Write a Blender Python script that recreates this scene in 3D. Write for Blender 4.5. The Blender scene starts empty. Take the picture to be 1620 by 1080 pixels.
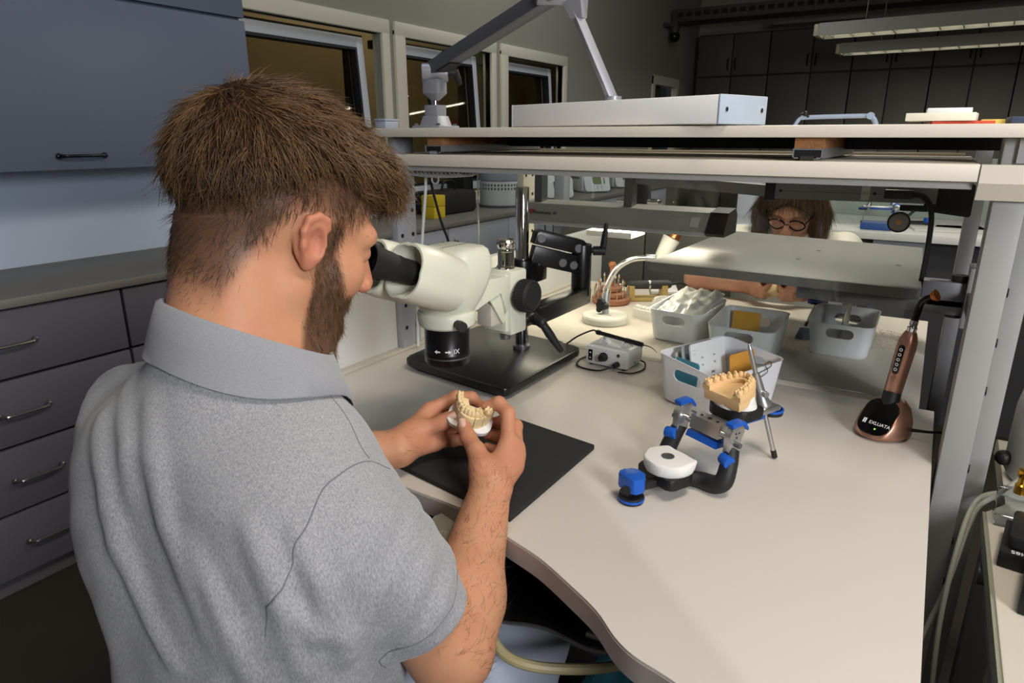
import bpy, bmesh, math, random
import numpy as np
from mathutils import Vector, Matrix, Euler
random.seed(7)
RNG = np.random.default_rng(7)
sc = bpy.context.scene
C = sc.collection
PI = math.pi

# ------------------------------------------------------------------ camera
TH = math.atan(325/1060.0); PS = math.radians(31.9)
cd = bpy.data.cameras.new('camera'); cam = bpy.data.objects.new('camera', cd); C.objects.link(cam)
cd.sensor_width = 36; cd.lens = 36*1060/1620.0; cd.clip_start = .02
cam.location = (0, 0, 1.2); cam.rotation_euler = (PI/2-TH, 0, PS)
sc.camera = cam

# ------------------------------------------------------------------ view, world, lights
sc.view_settings.view_transform = 'Standard'; sc.view_settings.look = 'None'
sc.view_settings.gamma = 1; sc.view_settings.use_curve_mapping = False
sc.view_settings.exposure = 0.0
w = bpy.data.worlds.new('world'); sc.world = w; w.use_nodes = True
w.node_tree.nodes['Background'].inputs[0].default_value = (.30, .36, .45, 1)
w.node_tree.nodes['Background'].inputs[1].default_value = .04

def area(name, loc, target, size, power, col, size_y=None):
    l = bpy.data.lights.new(name, 'AREA'); l.energy = power; l.color = col
    l.shape = 'RECTANGLE'; l.size = size; l.size_y = size_y or size
    o = bpy.data.objects.new(name, l); C.objects.link(o); o.location = loc
    o.rotation_euler = (Vector(target)-Vector(loc)).to_track_quat('-Z', 'Y').to_euler()
    return o
area('bench_ceiling_lamp', (.35, .60, 2.45), (-.25, .85, .75), .9, 17, (1, .90, .76), .35)
area('colleague_ceiling_lamp', (-.35, 2.25, 1.9), (-.35, 1.9, .75), .5, 13, (1, .90, .76), .2)
area('side_fill', (1.15, -.30, 1.52), (-.2, 1.2, .85), .5, 29, (.95, .96, 1), .5)  # unseen fill, added to brighten the bin fronts and shelf edges
area('aisle_fill', (-.7, -1.0, 2.5), (-.65, .4, .9), .8, 2.0, (.80, .86, 1), .4)  # weak cool fill added for the man's back, no fixture here
area('counter_ceiling_lamp', (-1.3, 1.1, 2.5), (-2.2, 1.2, 1.0), .5, 3, (.66, .80, 1), .4)
area('window_ceiling_lamp', (-1.0, 3.9, 2.6), (-2.1, 3.7, .9), .6, 9, (.92, .95, 1), .4)  # added cool fill that lifts the furnaces and far counter

# ------------------------------------------------------------------ materials
def lin(c):
    def f(v):
        v = v/255.0
        return v/12.92 if v <= .04045 else ((v+.055)/1.055)**2.4
    return tuple(f(v) for v in c[:3]) + (1,)
MATS = {}
def M(name, rgb, rough=.5, metal=0., var=.06, vs=30., bump=0., bs=200., coat=0., spec=.5, emit=None, es=0., sub=0., trans=0., ior=1.45, sheen=0., stretch=None):
    if name in MATS: return MATS[name]
    m = bpy.data.materials.new(name); m.use_nodes = True; nt = m.node_tree; b = nt.nodes['Principled BSDF']
    N = nt.nodes.new; L = nt.links.new
    tc = N('ShaderNodeTexCoord'); mp = N('ShaderNodeMapping'); L(tc.outputs['Object'], mp.inputs[0])
    if stretch: mp.inputs['Scale'].default_value = stretch
    no = N('ShaderNodeTexNoise'); no.inputs['Scale'].default_value = vs; no.inputs['Detail'].default_value = 4
    L(mp.outputs[0], no.inputs['Vector'])
    mx = N('ShaderNodeMix'); mx.data_type = 'RGBA'
    c = lin(rgb); mx.inputs[6].default_value = tuple(v*(1-var) for v in c[:3])+(1,); mx.inputs[7].default_value = tuple(min(1, v*(1+var)) for v in c[:3])+(1,)
    L(no.outputs['Fac'], mx.inputs[0]); L(mx.outputs[2], b.inputs['Base Color'])
    b.inputs['Roughness'].default_value = rough; b.inputs['Metallic'].default_value = metal
    b.inputs['Coat Weight'].default_value = coat; b.inputs['Specular IOR Level'].default_value = spec
    b.inputs['Transmission Weight'].default_value = trans; b.inputs['IOR'].default_value = ior
    if sheen: b.inputs['Sheen Weight'].default_value = sheen
    if sub:
        b.inputs['Subsurface Weight'].default_value = sub; b.inputs['Subsurface Radius'].default_value = (1, .35, .2); b.inputs['Subsurface Scale'].default_value = .004
    if emit: b.inputs['Emission Color'].default_value = lin(emit); b.inputs['Emission Strength'].default_value = es
    if bump:
        n2 = N('ShaderNodeTexNoise'); n2.inputs['Scale'].default_value = bs; n2.inputs['Detail'].default_value = 3; L(mp.outputs[0], n2.inputs['Vector'])
        bp = N('ShaderNodeBump'); bp.inputs['Strength'].default_value = bump; bp.inputs['Distance'].default_value = .002
        L(n2.outputs['Fac'], bp.inputs['Height']); L(bp.outputs[0], b.inputs['Normal'])
    MATS[name] = m
    return m

# ------------------------------------------------------------------ object helpers
def empty(name, loc=(0, 0, 0), rz=0., label=None, cat=None, group=None, rot=None):
    o = bpy.data.objects.new(name, None); C.objects.link(o); o.location = loc
    o.rotation_euler = rot if rot else (0, 0, rz); o.empty_display_size = .05
    return tag(o, label, cat, group)
def tag(o, label=None, cat=None, group=None, kind=None):
    if label: o['label'] = label
    if cat: o['category'] = cat
    if group: o['group'] = group
    if kind: o['kind'] = kind
    return o
def copy_tree(o, parent=None):
    c = o.copy(); C.objects.link(c)
    if parent: c.parent = parent
    for ch in o.children: copy_tree(ch, c)
    return c
def world_matrix(o):
    m = Matrix.Identity(4)
    while o is not None:
        m = Matrix.LocRotScale(o.location, o.rotation_euler.to_quaternion(), o.scale) @ m; o = o.parent
    return m
def rot_to(d):
    return Vector(d).to_track_quat('Z', 'Y').to_matrix().to_4x4()
def smooth_path(pts, n=8):
    P = [Vector(p) for p in pts]; out = []
    Q = [P[0]*2-P[1]] + P + [P[-1]*2-P[-2]]
    for i in range(1, len(Q)-2):
        a, b, c, d = Q[i-1:i+3]
        for k in range(n):
            t = k/n; out.append(.5*((2*b)+(c-a)*t+(2*a-5*b+4*c-d)*t*t+(3*b-a-3*c+d)*t**3))
    out.append(P[-1]); return out
class MB:
    def __init__(s): s.bm = bmesh.new()
    def _t(s, vs, m):
        if m is not None: bmesh.ops.transform(s.bm, matrix=m, verts=vs)
    def box(s, c, d, m=None, bev=0., seg=2, rz=0., rot=None):
        r = bmesh.ops.create_cube(s.bm, size=1); vs = r['verts']
        T = Matrix.Translation(c)
        if rot is not None: T = T @ (rot.to_4x4() if hasattr(rot, 'to_4x4') else rot)
        elif rz: T = T @ Matrix.Rotation(rz, 4, 'Z')
        bmesh.ops.transform(s.bm, matrix=Matrix.Diagonal((d[0], d[1], d[2], 1)), verts=vs)
        if bev:
            es = list({e for v in vs for e in v.link_edges})
            q = bmesh.ops.bevel(s.bm, geom=es, offset=min(bev, min(d)*.49), segments=seg, affect='EDGES', profile=.5)
            vs = list({v for f in q['faces'] for v in f.verts} | {v for v in vs if v.is_valid})
        s._t(vs, T if m is None else m @ T); return s
    def bx(s, x0, x1, y0, y1, z0, z1, bev=0., m=None):
        return s.box(((x0+x1)/2, (y0+y1)/2, (z0+z1)/2), (abs(x1-x0), abs(y1-y0), abs(z1-z0)), m, bev)
    def cyl(s, p0, p1, r0, r1=None, seg=24, m=None, bev=0.):
        p0, p1 = Vector(p0), Vector(p1); r1 = r0 if r1 is None else r1; L = (p1-p0).length
        if bev and r0 == r1: return s.lathe([(0, 0), (r0-bev, 0), (r0-bev*.3, bev*.3), (r0, bev), (r0, L-bev), (r0-bev*.3, L-bev*.3), (r0-bev, L), (0, L)], p0, p1-p0, seg, m)
        return s.lathe([(0, 0), (r0, 0), (r1, L), (0, L)], p0, p1-p0, seg, m)
    def lathe(s, prof, loc=(0, 0, 0), axis=(0, 0, 1), seg=32, m=None):
        T = Matrix.Translation(loc) @ rot_to(axis)
        rings = []; new = []
        for r, z in prof:
            if r < 1e-6: ring = [s.bm.verts.new((0, 0, z))]
            else: ring = [s.bm.verts.new((r*math.cos(2*PI*k/seg), r*math.sin(2*PI*k/seg), z)) for k in range(seg)]
            rings.append(ring); new += ring
        s._skin(rings, True); s._t(new, T if m is None else m @ T); return s
    def _skin(s, rings, closed):
        for a, b in zip(rings, rings[1:]):
            if len(a) == 1 and len(b) == 1: continue
            n = max(len(a), len(b))
            for k in range(n if closed else n-1):
                j = (k+1) % n
                f = [a[0], b[k], b[j]] if len(a) == 1 else [a[k], a[j], b[0]] if len(b) == 1 else [a[k], a[j], b[j], b[k]]
                try: s.bm.faces.new(f)
                except ValueError: pass
    def loft(s, rings, m=None, caps=True, closed=True):
        R_ = [[s.bm.verts.new(p) for p in r] for r in rings]; s._skin(R_, closed)
        if caps:
            for r in (R_[0][::-1], R_[-1]):
                try: s.bm.faces.new(r)
                except ValueError: pass
        s._t([v for r in R_ for v in r], m); return s
    def tube(s, pts, r, seg=10, m=None, sm=0, flat=1.):
        if sm: pts = smooth_path(pts, sm)
        P = [Vector(p) for p in pts]; n = len(P)
        rs = list(np.interp(np.linspace(0, 1, n), np.linspace(0, 1, len(r)), r)) if isinstance(r, (list, tuple)) else [r]*n
        t0 = (P[1]-P[0]).normalized(); u = t0.orthogonal().normalized(); rings = []
        for i, p in enumerate(P):
            t = (P[min(i+1, n-1)]-P[max(i-1, 0)]).normalized(); u = (u-t*u.dot(t)).normalized(); v = t.cross(u)
            rings.append([p+(u*math.cos(2*PI*k/seg)+v*math.sin(2*PI*k/seg)*flat)*rs[i] for k in range(seg)])
        return s.loft(rings, m)
    def prism(s, poly, z0, z1, m=None, bev=0., seg=2):
        a = [s.bm.verts.new((p[0], p[1], z0)) for p in poly]; b = [s.bm.verts.new((p[0], p[1], z1)) for p in poly]
        n = len(poly); fs = [s.bm.faces.new(a[::-1]), s.bm.faces.new(b)]
        for k in range(n): fs.append(s.bm.faces.new([a[k], a[(k+1) % n], b[(k+1) % n], b[k]]))
        vs = a+b
        if bev:
            es = list({e for f in fs[:2] for e in f.edges})
            q = bmesh.ops.bevel(s.bm, geom=es, offset=bev, segments=seg, affect='EDGES', profile=.5)
            vs = list({v for f in q['faces'] for v in f.verts} | {v for v in vs if v.is_valid})
        s._t(vs, m); return s
    def sph(s, c, r, seg=16, m=None, rot=None):
        q = bmesh.ops.create_uvsphere(s.bm, u_segments=seg, v_segments=max(6, seg//2), radius=1)
        r = (r, r, r) if not hasattr(r, '__len__') else r
        T = Matrix.Translation(c) @ (rot.to_4x4() if rot is not None else Matrix.Identity(4)) @ Matrix.Diagonal((*r, 1))
        s._t(q['verts'], T if m is None else m @ T); return s
    def raw(s, V, F):
        vs = [s.bm.verts.new(p) for p in V]
        for f in F: s.bm.faces.new([vs[i] for i in f])
        return s
    def build(s, name, mat, parent=None, world=False, flat=False, ang=35):
        bmesh.ops.recalc_face_normals(s.bm, faces=s.bm.faces[:])
        if world and parent is not None: bmesh.ops.transform(s.bm, matrix=world_matrix(parent).inverted(), verts=s.bm.verts[:])
        me = bpy.data.meshes.new(name); s.bm.to_mesh(me); s.bm.free()
        return link(name, me, mat, parent, flat, ang)
def link(name, me, mat, parent=None, flat=False, ang=35):
    if not flat and len(me.polygons):
        me.polygons.foreach_set('use_smooth', [True]*len(me.polygons))
        if ang: me.set_sharp_from_angle(angle=math.radians(ang))
    for m in (mat if isinstance(mat, (list, tuple)) else [mat]): me.materials.append(m)
    o = bpy.data.objects.new(name, me); C.objects.link(o)
    if parent is not None: o.parent = parent
    return o
def struct(name, mb, mat, parent=None, **k):
    o = mb.build(name, mat, parent, **k)
    if parent is None: o['kind'] = 'structure'
    return o
def rrect(w, d, r, n=5, cx=0, cy=0):
    out = []
    for sx, sy, a0 in ((1, 1, 0), (-1, 1, 90), (-1, -1, 180), (1, -1, 270)):
        for k in range(n+1):
            a = math.radians(a0+90*k/n); out.append((cx+sx*(w/2-r)+r*math.cos(a), cy+sy*(d/2-r)+r*math.sin(a)))
    return out
def text(name, body, size, mat, parent, m, extrude=.0002, align='CENTER'):
    cu = bpy.data.curves.new(name, 'FONT'); cu.body = body; cu.size = size; cu.extrude = extrude; cu.align_x = align; cu.align_y = 'CENTER'
    tmp = bpy.data.objects.new('t', cu); C.objects.link(tmp); dg = bpy.context.evaluated_depsgraph_get(); dg.update()
    me = bpy.data.meshes.new_from_object(tmp.evaluated_get(dg)); bpy.data.objects.remove(tmp); bpy.data.curves.remove(cu)
    me.transform(m); me.materials.clear(); me.materials.append(mat)
    o = bpy.data.objects.new(name, me); C.objects.link(o); o.parent = parent; return o
def frame_at(origin, xdir, ydir):
    x = Vector(xdir).normalized(); y = Vector(ydir); z = x.cross(y).normalized(); y = z.cross(x)
    m = Matrix((x, y, z)).transposed().to_4x4(); m.translation = origin; return m

# common materials
white_lam = M('cream laminate', (214, 206, 192), .45, var=.03, vs=6, bump=.05, bs=400)
desk_lam = M('desk laminate', (206, 199, 190), .42, var=.04, vs=5, bump=.06, bs=600)
grey_lam = M('grey laminate', (130, 133, 146), .5, var=.03, vs=4)
light_lam = M('pale grey laminate', (178, 182, 190), .5, var=.03, vs=4)
dark_lam = M('dark cabinet laminate', (78, 74, 68), .6, var=.05, vs=3)
grey_paint = M('grey powder coat', (150, 150, 146), .5, var=.04, vs=12, bump=.06, bs=300)
alu = M('anodised aluminium', (178, 180, 186), .38, .75, var=.04, vs=20)
steel = M('dull steel', (120, 120, 122), .4, .8, var=.06, vs=20)
chrome = M('chrome', (225, 225, 225), .08, 1., var=.02)
black = M('black enamel', (14, 14, 15), .32, var=.1, vs=60)
black_pl = M('black plastic', (22, 22, 23), .5, var=.1, vs=60, bump=.08, bs=400)
black_gloss = M('glossy black', (8, 8, 9), .12, var=.1)
rubber = M('black rubber', (28, 28, 29), .7, var=.12, vs=40, bump=.15, bs=600)
white_pl = M('white plastic', (222, 222, 220), .4, var=.03, vs=20)
beige_hose = M('beige rubber hose', (170, 158, 120), .5, var=.06)
ivory = M('ivory enamel', (218, 219, 201), .35, var=.03, vs=15, bump=.03, bs=250)
brass = M('brass', (212, 160, 60), .25, 1., var=.05)
white_txt = M('white print', (230, 230, 230), .6)
black_txt = M('black print', (25, 25, 28), .6)

# ================================================================== SETTING
floor_m = M('dark floor', (52, 46, 36), .6, var=.25, vs=8, bump=.1, bs=80)
wall_m = M('wall paint', (150, 148, 133), .85, var=.03, vs=3, bump=.08, bs=300)
bluewall_m = M('backsplash paint', (196, 214, 238), .7, var=.03, vs=3, bump=.05, bs=300)
ceil_m = M('ceiling paint', (150, 146, 134), .9, var=.05, vs=3)
struct('floor', MB().bx(-3.4, 2.6, -2.0, 7.75, -.05, 0), floor_m)
struct('ceiling', MB().bx(-2.6, 2.6, -2.0, 7.75, 2.75, 2.8), ceil_m)
struct('wall_back', MB().bx(-2.6, 2.6, 7.6, 7.75, 0, 2.75), wall_m)
struct('wall_right', MB().bx(2.5, 2.6, -2.0, 7.6, 0, 2.75), wall_m)
struct('wall_front', MB().bx(-2.6, 2.6, -2.1, -2.0, 0, 2.75), wall_m)
# left wall with window openings (X = -2.4)
WIN = [(1.80, 2.652), (2.775, 3.606), (3.746, 4.534)]; ZS, ZT = .86, 1.672
FARW = (6.34, 6.98)
wl = MB()
def wallpiece(y0, y1, z0, z1): wl.bx(-2.45, -2.4, y0, y1, z0, z1)
ys = [-2.0]
wallpiece(-2.0, 7.6, 0, ZS); wallpiece(-2.0, 7.6, 1.735, 2.75)
edges = [-2.0] + [v for ab in WIN for v in ab] + [FARW[0], FARW[1], 7.6]
for i in range(0, len(edges), 2): wallpiece(edges[i], edges[i+1], ZS, 1.735)
for a, b in WIN: wallpiece(a, b, ZT, 1.735)
struct('wall_left', wl, wall_m)
struct('trim_1', MB().bx(-2.4, -2.394, -2.0, 1.75, .79, 1.12), bluewall_m)          # pale backsplash
frame_m = M('window frame', (214, 208, 190), .5, var=.03, vs=10)
sash_m = M('window sash', (196, 202, 208), .45, var=.03, vs=10)
seal_m = M('window seal', (30, 30, 32), .6)
def glass_material(name, tint, refl, rough=.02, dust=.09):
    m = bpy.data.materials.new(name); m.use_nodes = True; nt = m.node_tree; N = nt.nodes.new; L = nt.links.new
    nt.nodes.remove(nt.nodes['Principled BSDF']); out = nt.nodes['Material Output']
    tr = N('ShaderNodeBsdfTransparent'); tr.inputs[0].default_value = tint
    gl = N('ShaderNodeBsdfGlossy'); gl.inputs['Roughness'].default_value = rough
    fr = N('ShaderNodeFresnel'); fr.inputs[0].default_value = 1.5
    mu = N('ShaderNodeMath'); mu.operation = 'MULTIPLY'; mu.inputs[1].default_value = refl; L(fr.outputs[0], mu.inputs[0])
    mix = N('ShaderNodeMixShader'); L(mu.outputs[0], mix.inputs[0]); L(tr.outputs[0], mix.inputs[1]); L(gl.outputs[0], mix.inputs[2])
    # faint dusty wipe marks
    no = N('ShaderNodeTexNoise'); no.inputs['Scale'].default_value = 5; no.inputs['Detail'].default_value = 6; no.inputs['Distortion'].default_value = 2
    tcn = N('ShaderNodeTexCoord'); L(tcn.outputs['Object'], no.inputs['Vector'])
    ra = N('ShaderNodeMapRange'); ra.inputs[1].default_value = .55; ra.inputs[2].default_value = .85; ra.inputs[3].default_value = .0; ra.inputs[4].default_value = dust; L(no.outputs['Fac'], ra.inputs[0])
    df = N('ShaderNodeBsdfDiffuse'); df.inputs[0].default_value = (.75, .75, .72, 1)
    mx2 = N('ShaderNodeMixShader'); L(ra.outputs[0], mx2.inputs[0]); L(mix.outputs[0], mx2.inputs[1]); L(df.outputs[0], mx2.inputs[2])
    L(mx2.outputs[0], out.inputs[0]); return m
pane_m = glass_material('window glass', (.80, .78, .72, 1), .12, dust=0)
for i, (a, b) in enumerate(WIN):
    f = MB()
    f.bx(-2.44, -2.385, a-.03, a+.05, ZS-.02, ZT+.03, .006).bx(-2.44, -2.385, b-.05+.05, b+.055, ZS-.02, ZT+.03, .006)
    f.bx(-2.44, -2.384, a-.03, b+.055, ZT, ZT+.066, .006).bx(-2.44, -2.384, a-.03, b+.05, ZS-.05, ZS+.02, .006)
    win = struct('window_%d' % (i+1), f, frame_m)
    # hopper sash, hung at the bottom, its top swung outwards
    al = math.radians(4)
    T = Matrix.Translation((-2.44, 0, ZS+.03)) @ Matrix.Rotation(-al, 4, 'Y')
    H = ZT-ZS-.05; y0, y1 = a+.05, b-.055; s_ = MB(); t = .05
    s_.bx(-.03, .03, y0, y0+t, 0, H, .006, T).bx(-.03, .03, y1-t, y1, 0, H, .006, T).bx(-.03, .029, y0, y1, H-t, H, .006, T).bx(-.03, .029, y0, y1, 0, t, .006, T)
    sa = s_.build('sash', sash_m, win)
    g = MB(); q = .012
    g.bx(-.01, .034, y0+t, y0+t+q, t, H-t, 0, T).bx(-.01, .034, y1-t-q, y1-t, t, H-t, 0, T).bx(-.01, .034, y0+t, y1-t, H-t-q, H-t, 0, T).bx(-.01, .034, y0+t, y1-t, t, t+q, 0, T)
    g.build('seal', seal_m, sa)
    MB().bx(-.004, .004, y0+t, y1-t, t, H-t, 0, T).build('pane', pane_m, sa)
    MB().bx(-2.60, -2.53, b-.06, b-.02, ZS, ZT-.01).bx(-2.60, -2.50, a, b-.02, ZT-.045, ZT-.005).build('shutter_rail', M('shutter rail', (46, 40, 32), .6), win)
f = MB().bx(-2.44, -2.385, 6.30, 6.36, ZS, 1.735).bx(-2.44, -2.385, 6.96, 7.02, ZS, 1.735).bx(-2.44, -2.384, 6.30, 7.02, 1.66, 1.74)
win4 = struct('window_4', f, frame_m)
MB().bx(-2.5, -2.49, 6.36, 6.96, ZS, 1.66).build('pane', pane_m, win4)
MB().bx(-2.47, -2.41, 6.36, 6.96, 1.50, 1.545).build('transom', M('window transom', (60, 62, 60), .5), win4)
# the lane beyond the windows: a house wall with painted flowers, at dusk
mm = bpy.data.materials.new('lane wall'); mm.use_nodes = True; nt = mm.node_tree; N = nt.nodes.new; L = nt.links.new; b_ = nt.nodes['Principled BSDF']
tc = N('ShaderNodeTexCoord'); no = N('ShaderNodeTexNoise'); no.inputs['Scale'].default_value = 3.2; no.inputs['Detail'].default_value = 2.5; L(tc.outputs['Object'], no.inputs['Vector'])
cr = N('ShaderNodeValToRGB'); cr.color_ramp.interpolation = 'EASE'
els = cr.color_ramp.elements; els[0].position = .36; els[0].color = lin((150, 70, 40)); els[1].position = .43; els[1].color = lin((120, 108, 74))
for p, c in ((.55, (132, 118, 80)), (.62, (86, 110, 70)), (.72, (70, 96, 80))): e = els.new(p); e.color = lin(c)
L(no.outputs['Color'], cr.inputs[0]); sx = N('ShaderNodeSeparateXYZ'); L(tc.outputs['Object'], sx.inputs[0])
rg = N('ShaderNodeMapRange'); rg.inputs[1].default_value = 4.0; rg.inputs[2].default_value = 4.4; L(sx.outputs['Y'], rg.inputs[0])
mx = N('ShaderNodeMix'); mx.data_type = 'RGBA'; mx.inputs[6].default_value = lin((124, 106, 70)); L(rg.outputs[0], mx.inputs[0]); L(cr.outputs[0], mx.inputs[7])
L(mx.outputs[2], b_.inputs['Base Color']); b_.inputs['Roughness'].default_value = .9
struct('wall_outside', MB().bx(-3.4, -3.3, 1.0, 9.0, -.05, 2.9), mm)
area('lane_fill', (-2.7, 3.2, 2.7), (-3.2, 3.6, 1.3), 1.0, 20, (1, .93, .80))  # unseen fill, added to brighten the wall outside the windows

# ------------------------------------------------------------------ far wall: tall cupboard units, four across a pair of doors
handle_dark = M('dark bar handle', (30, 29, 28), .4, .6)
def cupboard_units():
    xs = [-2.27, -1.925, -1.575, -1.19, -.845, -.53, -.21, .09, .40, .72, 1.04]
    for i in range(5):
        x0, xm, x1 = xs[2*i], xs[2*i+1], xs[2*i+2]
        t = empty('tall_cupboard', ((x0+x1)/2, 7.4, 0), 0, None, None, 'dark tall cupboards along the far wall')
        tag(t, ['dark tall cupboard at the far left end beside the pale window wall', 'dark tall cupboard second from the pale window wall, behind the lamp head',
                'dark tall cupboard in the middle of the far row', 'dark tall cupboard fourth from the pale window wall, under the lit strip lamps',
                'dark tall cupboard at the far right end of the row'][i], 'cupboard')
        MB().bx(x0+.003, x1-.003, 7.22, 7.6, 0, 2.16).build('carcass', M('cupboard carcass', (40, 38, 34), .7), t, world=True)
        for (a, b, sgn) in ((x0, xm, 1), (xm, x1, -1)):
            for (z0, z1, hz) in ((.08, 1.757, 1.2), (1.773, 2.148, 1.83)):
                d = MB().bx(a+.006, b-.006, 7.2, 7.22, z0, z1, .002).build('door', dark_lam, t, world=True)
                hx = (b-.035) if sgn > 0 else (a+.035)
                MB().tube([(hx, 7.2, hz), (hx, 7.175, hz+.01), (hx, 7.175, hz+.09), (hx, 7.2, hz+.10)], .006, 6).build('handle', handle_dark, d, world=True)
cupboard_units()
# cable tray and camera by the far corner
t = empty('cable_tray', (-1.0, 6.6, 2.3), 0, 'perforated dark grey cable tray running under the ceiling above the far cupboards', 'cable tray')
tr = MB().bx(-2.36, 2.2, 6.62, 6.64, 2.22, 2.32).bx(-2.36, 2.2, 6.62, 6.9, 2.215, 2.225)
tr.build('tray', M('tray zinc', (70, 68, 60), .5, .5), t, world=True)
s_ = MB()
for k in range(56): s_.bx(-2.3+k*.08, -2.25+k*.08, 6.612, 6.62, 2.255, 2.29)
o = s_.build('slots', M('tray slot', (24, 23, 20), .8), t, world=True); o['kind'] = 'stuff'
for x in (-1.2, .4, 1.9): MB().cyl((x, 6.75, 2.224), (x, 6.75, 2.749), .012, seg=8).build('hanger', steel, t, world=True)
t = empty('security_camera', (-2.36, 6.6, 2.1), 0, 'round black security camera in the corner above the small far window', 'camera')
MB().sph((-2.30, 6.55, 2.08), (.05, .05, .05), 16).build('dome', black_gloss, t, world=True)
MB().cyl((-2.30, 6.55, 2.10), (-2.30, 6.55, 2.17), .035, .05, 16).bx(-2.4, -2.26, 6.5, 6.6, 2.165, 2.2).build('mount', M('camera mount', (60, 58, 52), .5), t, world=True)
t = empty('ceiling_strip', (-1.2, 7.0, 2.2), 0, 'unlit slim grey strip lamp under the cable tray', 'ceiling lamp')
MB().bx(-1.52, -.75, 6.95, 7.05, 2.17, 2.21, .006).build('housing', M('grey strip', (110, 108, 98), .5), t, world=True)

# hanging strip lamps (run along X)
lamp_m = M('lamp housing', (150, 148, 138), .45, var=.03)
louv_m = M('lamp louvre', (190, 190, 182), .2, .9)
tube_m = M('fluorescent tube', (255, 250, 235), .5, emit=(255, 246, 228), es=9.0)
def strip_lamp(x0, x1, y, z, label, yaw):
    t = empty('strip_lamp', ((x0+x1)/2, y, z), yaw, label, 'ceiling lamp', 'hanging strip lamps at the far side')
    Lh = (x1-x0)/2
    prof = [(-.10, 0), (-.085, .075), (.085, .075), (.10, 0), (.09, 0), (.078, .065), (-.078, .065), (-.09, 0)]
    h = MB(); h.loft([[(-Lh, p[0], p[1]) for p in prof], [(Lh, p[0], p[1]) for p in prof]]); h.build('housing', lamp_m, t)
    for e in (-1, 1): MB().bx(e*Lh, e*(Lh+.03), -.09, .09, .0, .072, .008).build('end_cap', M('lamp end cap', (186, 180, 150), .5), t)
    n = int((x1-x0)/.115)
    for k in range(n):
        x = -Lh+.06+k*(2*Lh-.1)/(n-1)
        MB().prism([(-.088, 0), (.088, 0), (.07, .05), (-.07, .05)], -.003, .003, Matrix.Translation((x, 0, .002)) @ Matrix.Rotation(PI/2, 4, 'Z') @ Matrix.Rotation(PI/2, 4, 'X') ).build('louvre_blade', louv_m, t)
    tl = area('strip_lamp_light', (0, 0, -.004), (0, 0, -1), 2*Lh-.1, 14, (1, .95, .85), .12); tl.parent = t
    MB().cyl((-Lh+.02, 0, .045), (Lh-.02, 0, .045), .014, seg=10).build('tube_light', tube_m, t)
    for x in (-Lh*.75, Lh*.75): MB().cyl((x, 0, .075), (x, 0, 2.749-z), .004, seg=6).build('suspension_wire', steel, t)
strip_lamp(-.79, 1.2, 4.95, 1.80, 'lit hanging strip lamp with louvres, upper and nearer of the two at top right', math.radians(-3))
strip_lamp(-.80, 1.3, 6.05, 1.80, 'lit hanging strip lamp with louvres, lower and farther of the two at top right', math.radians(-3))

# ------------------------------------------------------------------ left wall: drawers, cupboards, counter, upper cabinet
def bow_handle(mb, p, along, out, L=.11, r=.005, h=.022):
    a, o_ = Vector(along).normalized(), Vector(out).normalized(); p = Vector(p)
    pts = [p-a*L/2, p-a*L*.46+o_*h*.6, p-a*L*.33+o_*h, p+a*L*.33+o_*h, p+a*L*.46+o_*h*.6, p+a*L/2]
    mb.tube(pts, [r*1.5, r*1.1, r*.9, r*.9, r*1.1, r*1.5], 8, sm=4)
    for e in (-1, 1): mb.sph(p+a*e*L/2+o_*.004, r*1.7, 8)
    return mb
hand_m = M('dark nickel handle', (150, 146, 140), .25, .9)
cab_m = M('drawer laminate', (94, 92, 104), .5, var=.03, vs=4)
car_m = M('cabinet carcass', (40, 40, 44), .7)
ROWS = [(.062, .236), (.244, .418), (.426, .598), (.606, .780)]
def drawer_unit(y0, y1, label):
    t = empty('drawer_unit', (-2.15, (y0+y1)/2, 0), 0, label, 'drawer unit', 'grey drawer units along the left wall')
    MB().bx(-2.39, -1.97, y0+.002, y1-.002, .062, .784).bx(-2.39, -2.0, y0+.002, y1-.002, 0, .062).build('carcass', car_m, t, world=True)
    MB().bx(-2.0, -1.985, y0, y1, 0, .058).build('plinth', M('plinth', (96, 95, 100), .6), t, world=True)
    for z0, z1 in ROWS:
        d = MB().bx(-1.97, -1.95, y0+.004, y1-.004, z0, z1, .002).build('drawer', cab_m, t, world=True)
        bow_handle(MB(), (-1.95, (y0+y1)/2+.0, (z0+z1)/2+.0), (0, 1, 0), (1, 0, 0), .115).build('handle', hand_m, d, world=True)
drawer_unit(-.2, .41, 'grey drawer unit at the near end of the left wall')
drawer_unit(.41, 1.006, 'grey unit of four drawers with bow handles left of the seated man')
drawer_unit(1.006, 1.60, 'grey drawer unit hidden behind the seated man')
door_m = M('cupboard laminate', (172, 178, 192), .5, var=.03, vs=4)
def base_cupboard(y0, y1, ym, label):
    t = empty('base_cupboard', (-2.15, (y0+y1)/2, 0), 0, label, 'cupboard', 'pale grey base cupboards under the window counter')
    MB().bx(-2.39, -1.97, y0+.002, y1-.002, .0, .784).build('carcass', M('pale carcass', (120, 124, 132), .6), t, world=True)
    for a, b, s_ in ((y0, ym, 1), (ym, y1, -1)):
        d = MB().bx(-1.97, -1.95, a+.004, b-.004, .54, .782, .002).build('door', door_m, t, world=True)
        hy = b-.05 if s_ > 0 else a+.05
        bow_handle(MB(), (-1.95, hy, .66), (0, 0, 1), (1, 0, 0), .11, .0055, .03).build('handle', hand_m, d, world=True)
        MB().bx(-1.97, -1.955, a+.004, b-.004, .08, .534, .002).build('lower_panel', light_lam, t, world=True)
base_cupboard(1.6, 2.05, 1.83, 'pale grey base cupboard left of the perforated post')
base_cupboard(2.05, 3.1, 2.56, 'pale grey base cupboard with two bow handles behind the microscope')
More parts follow.
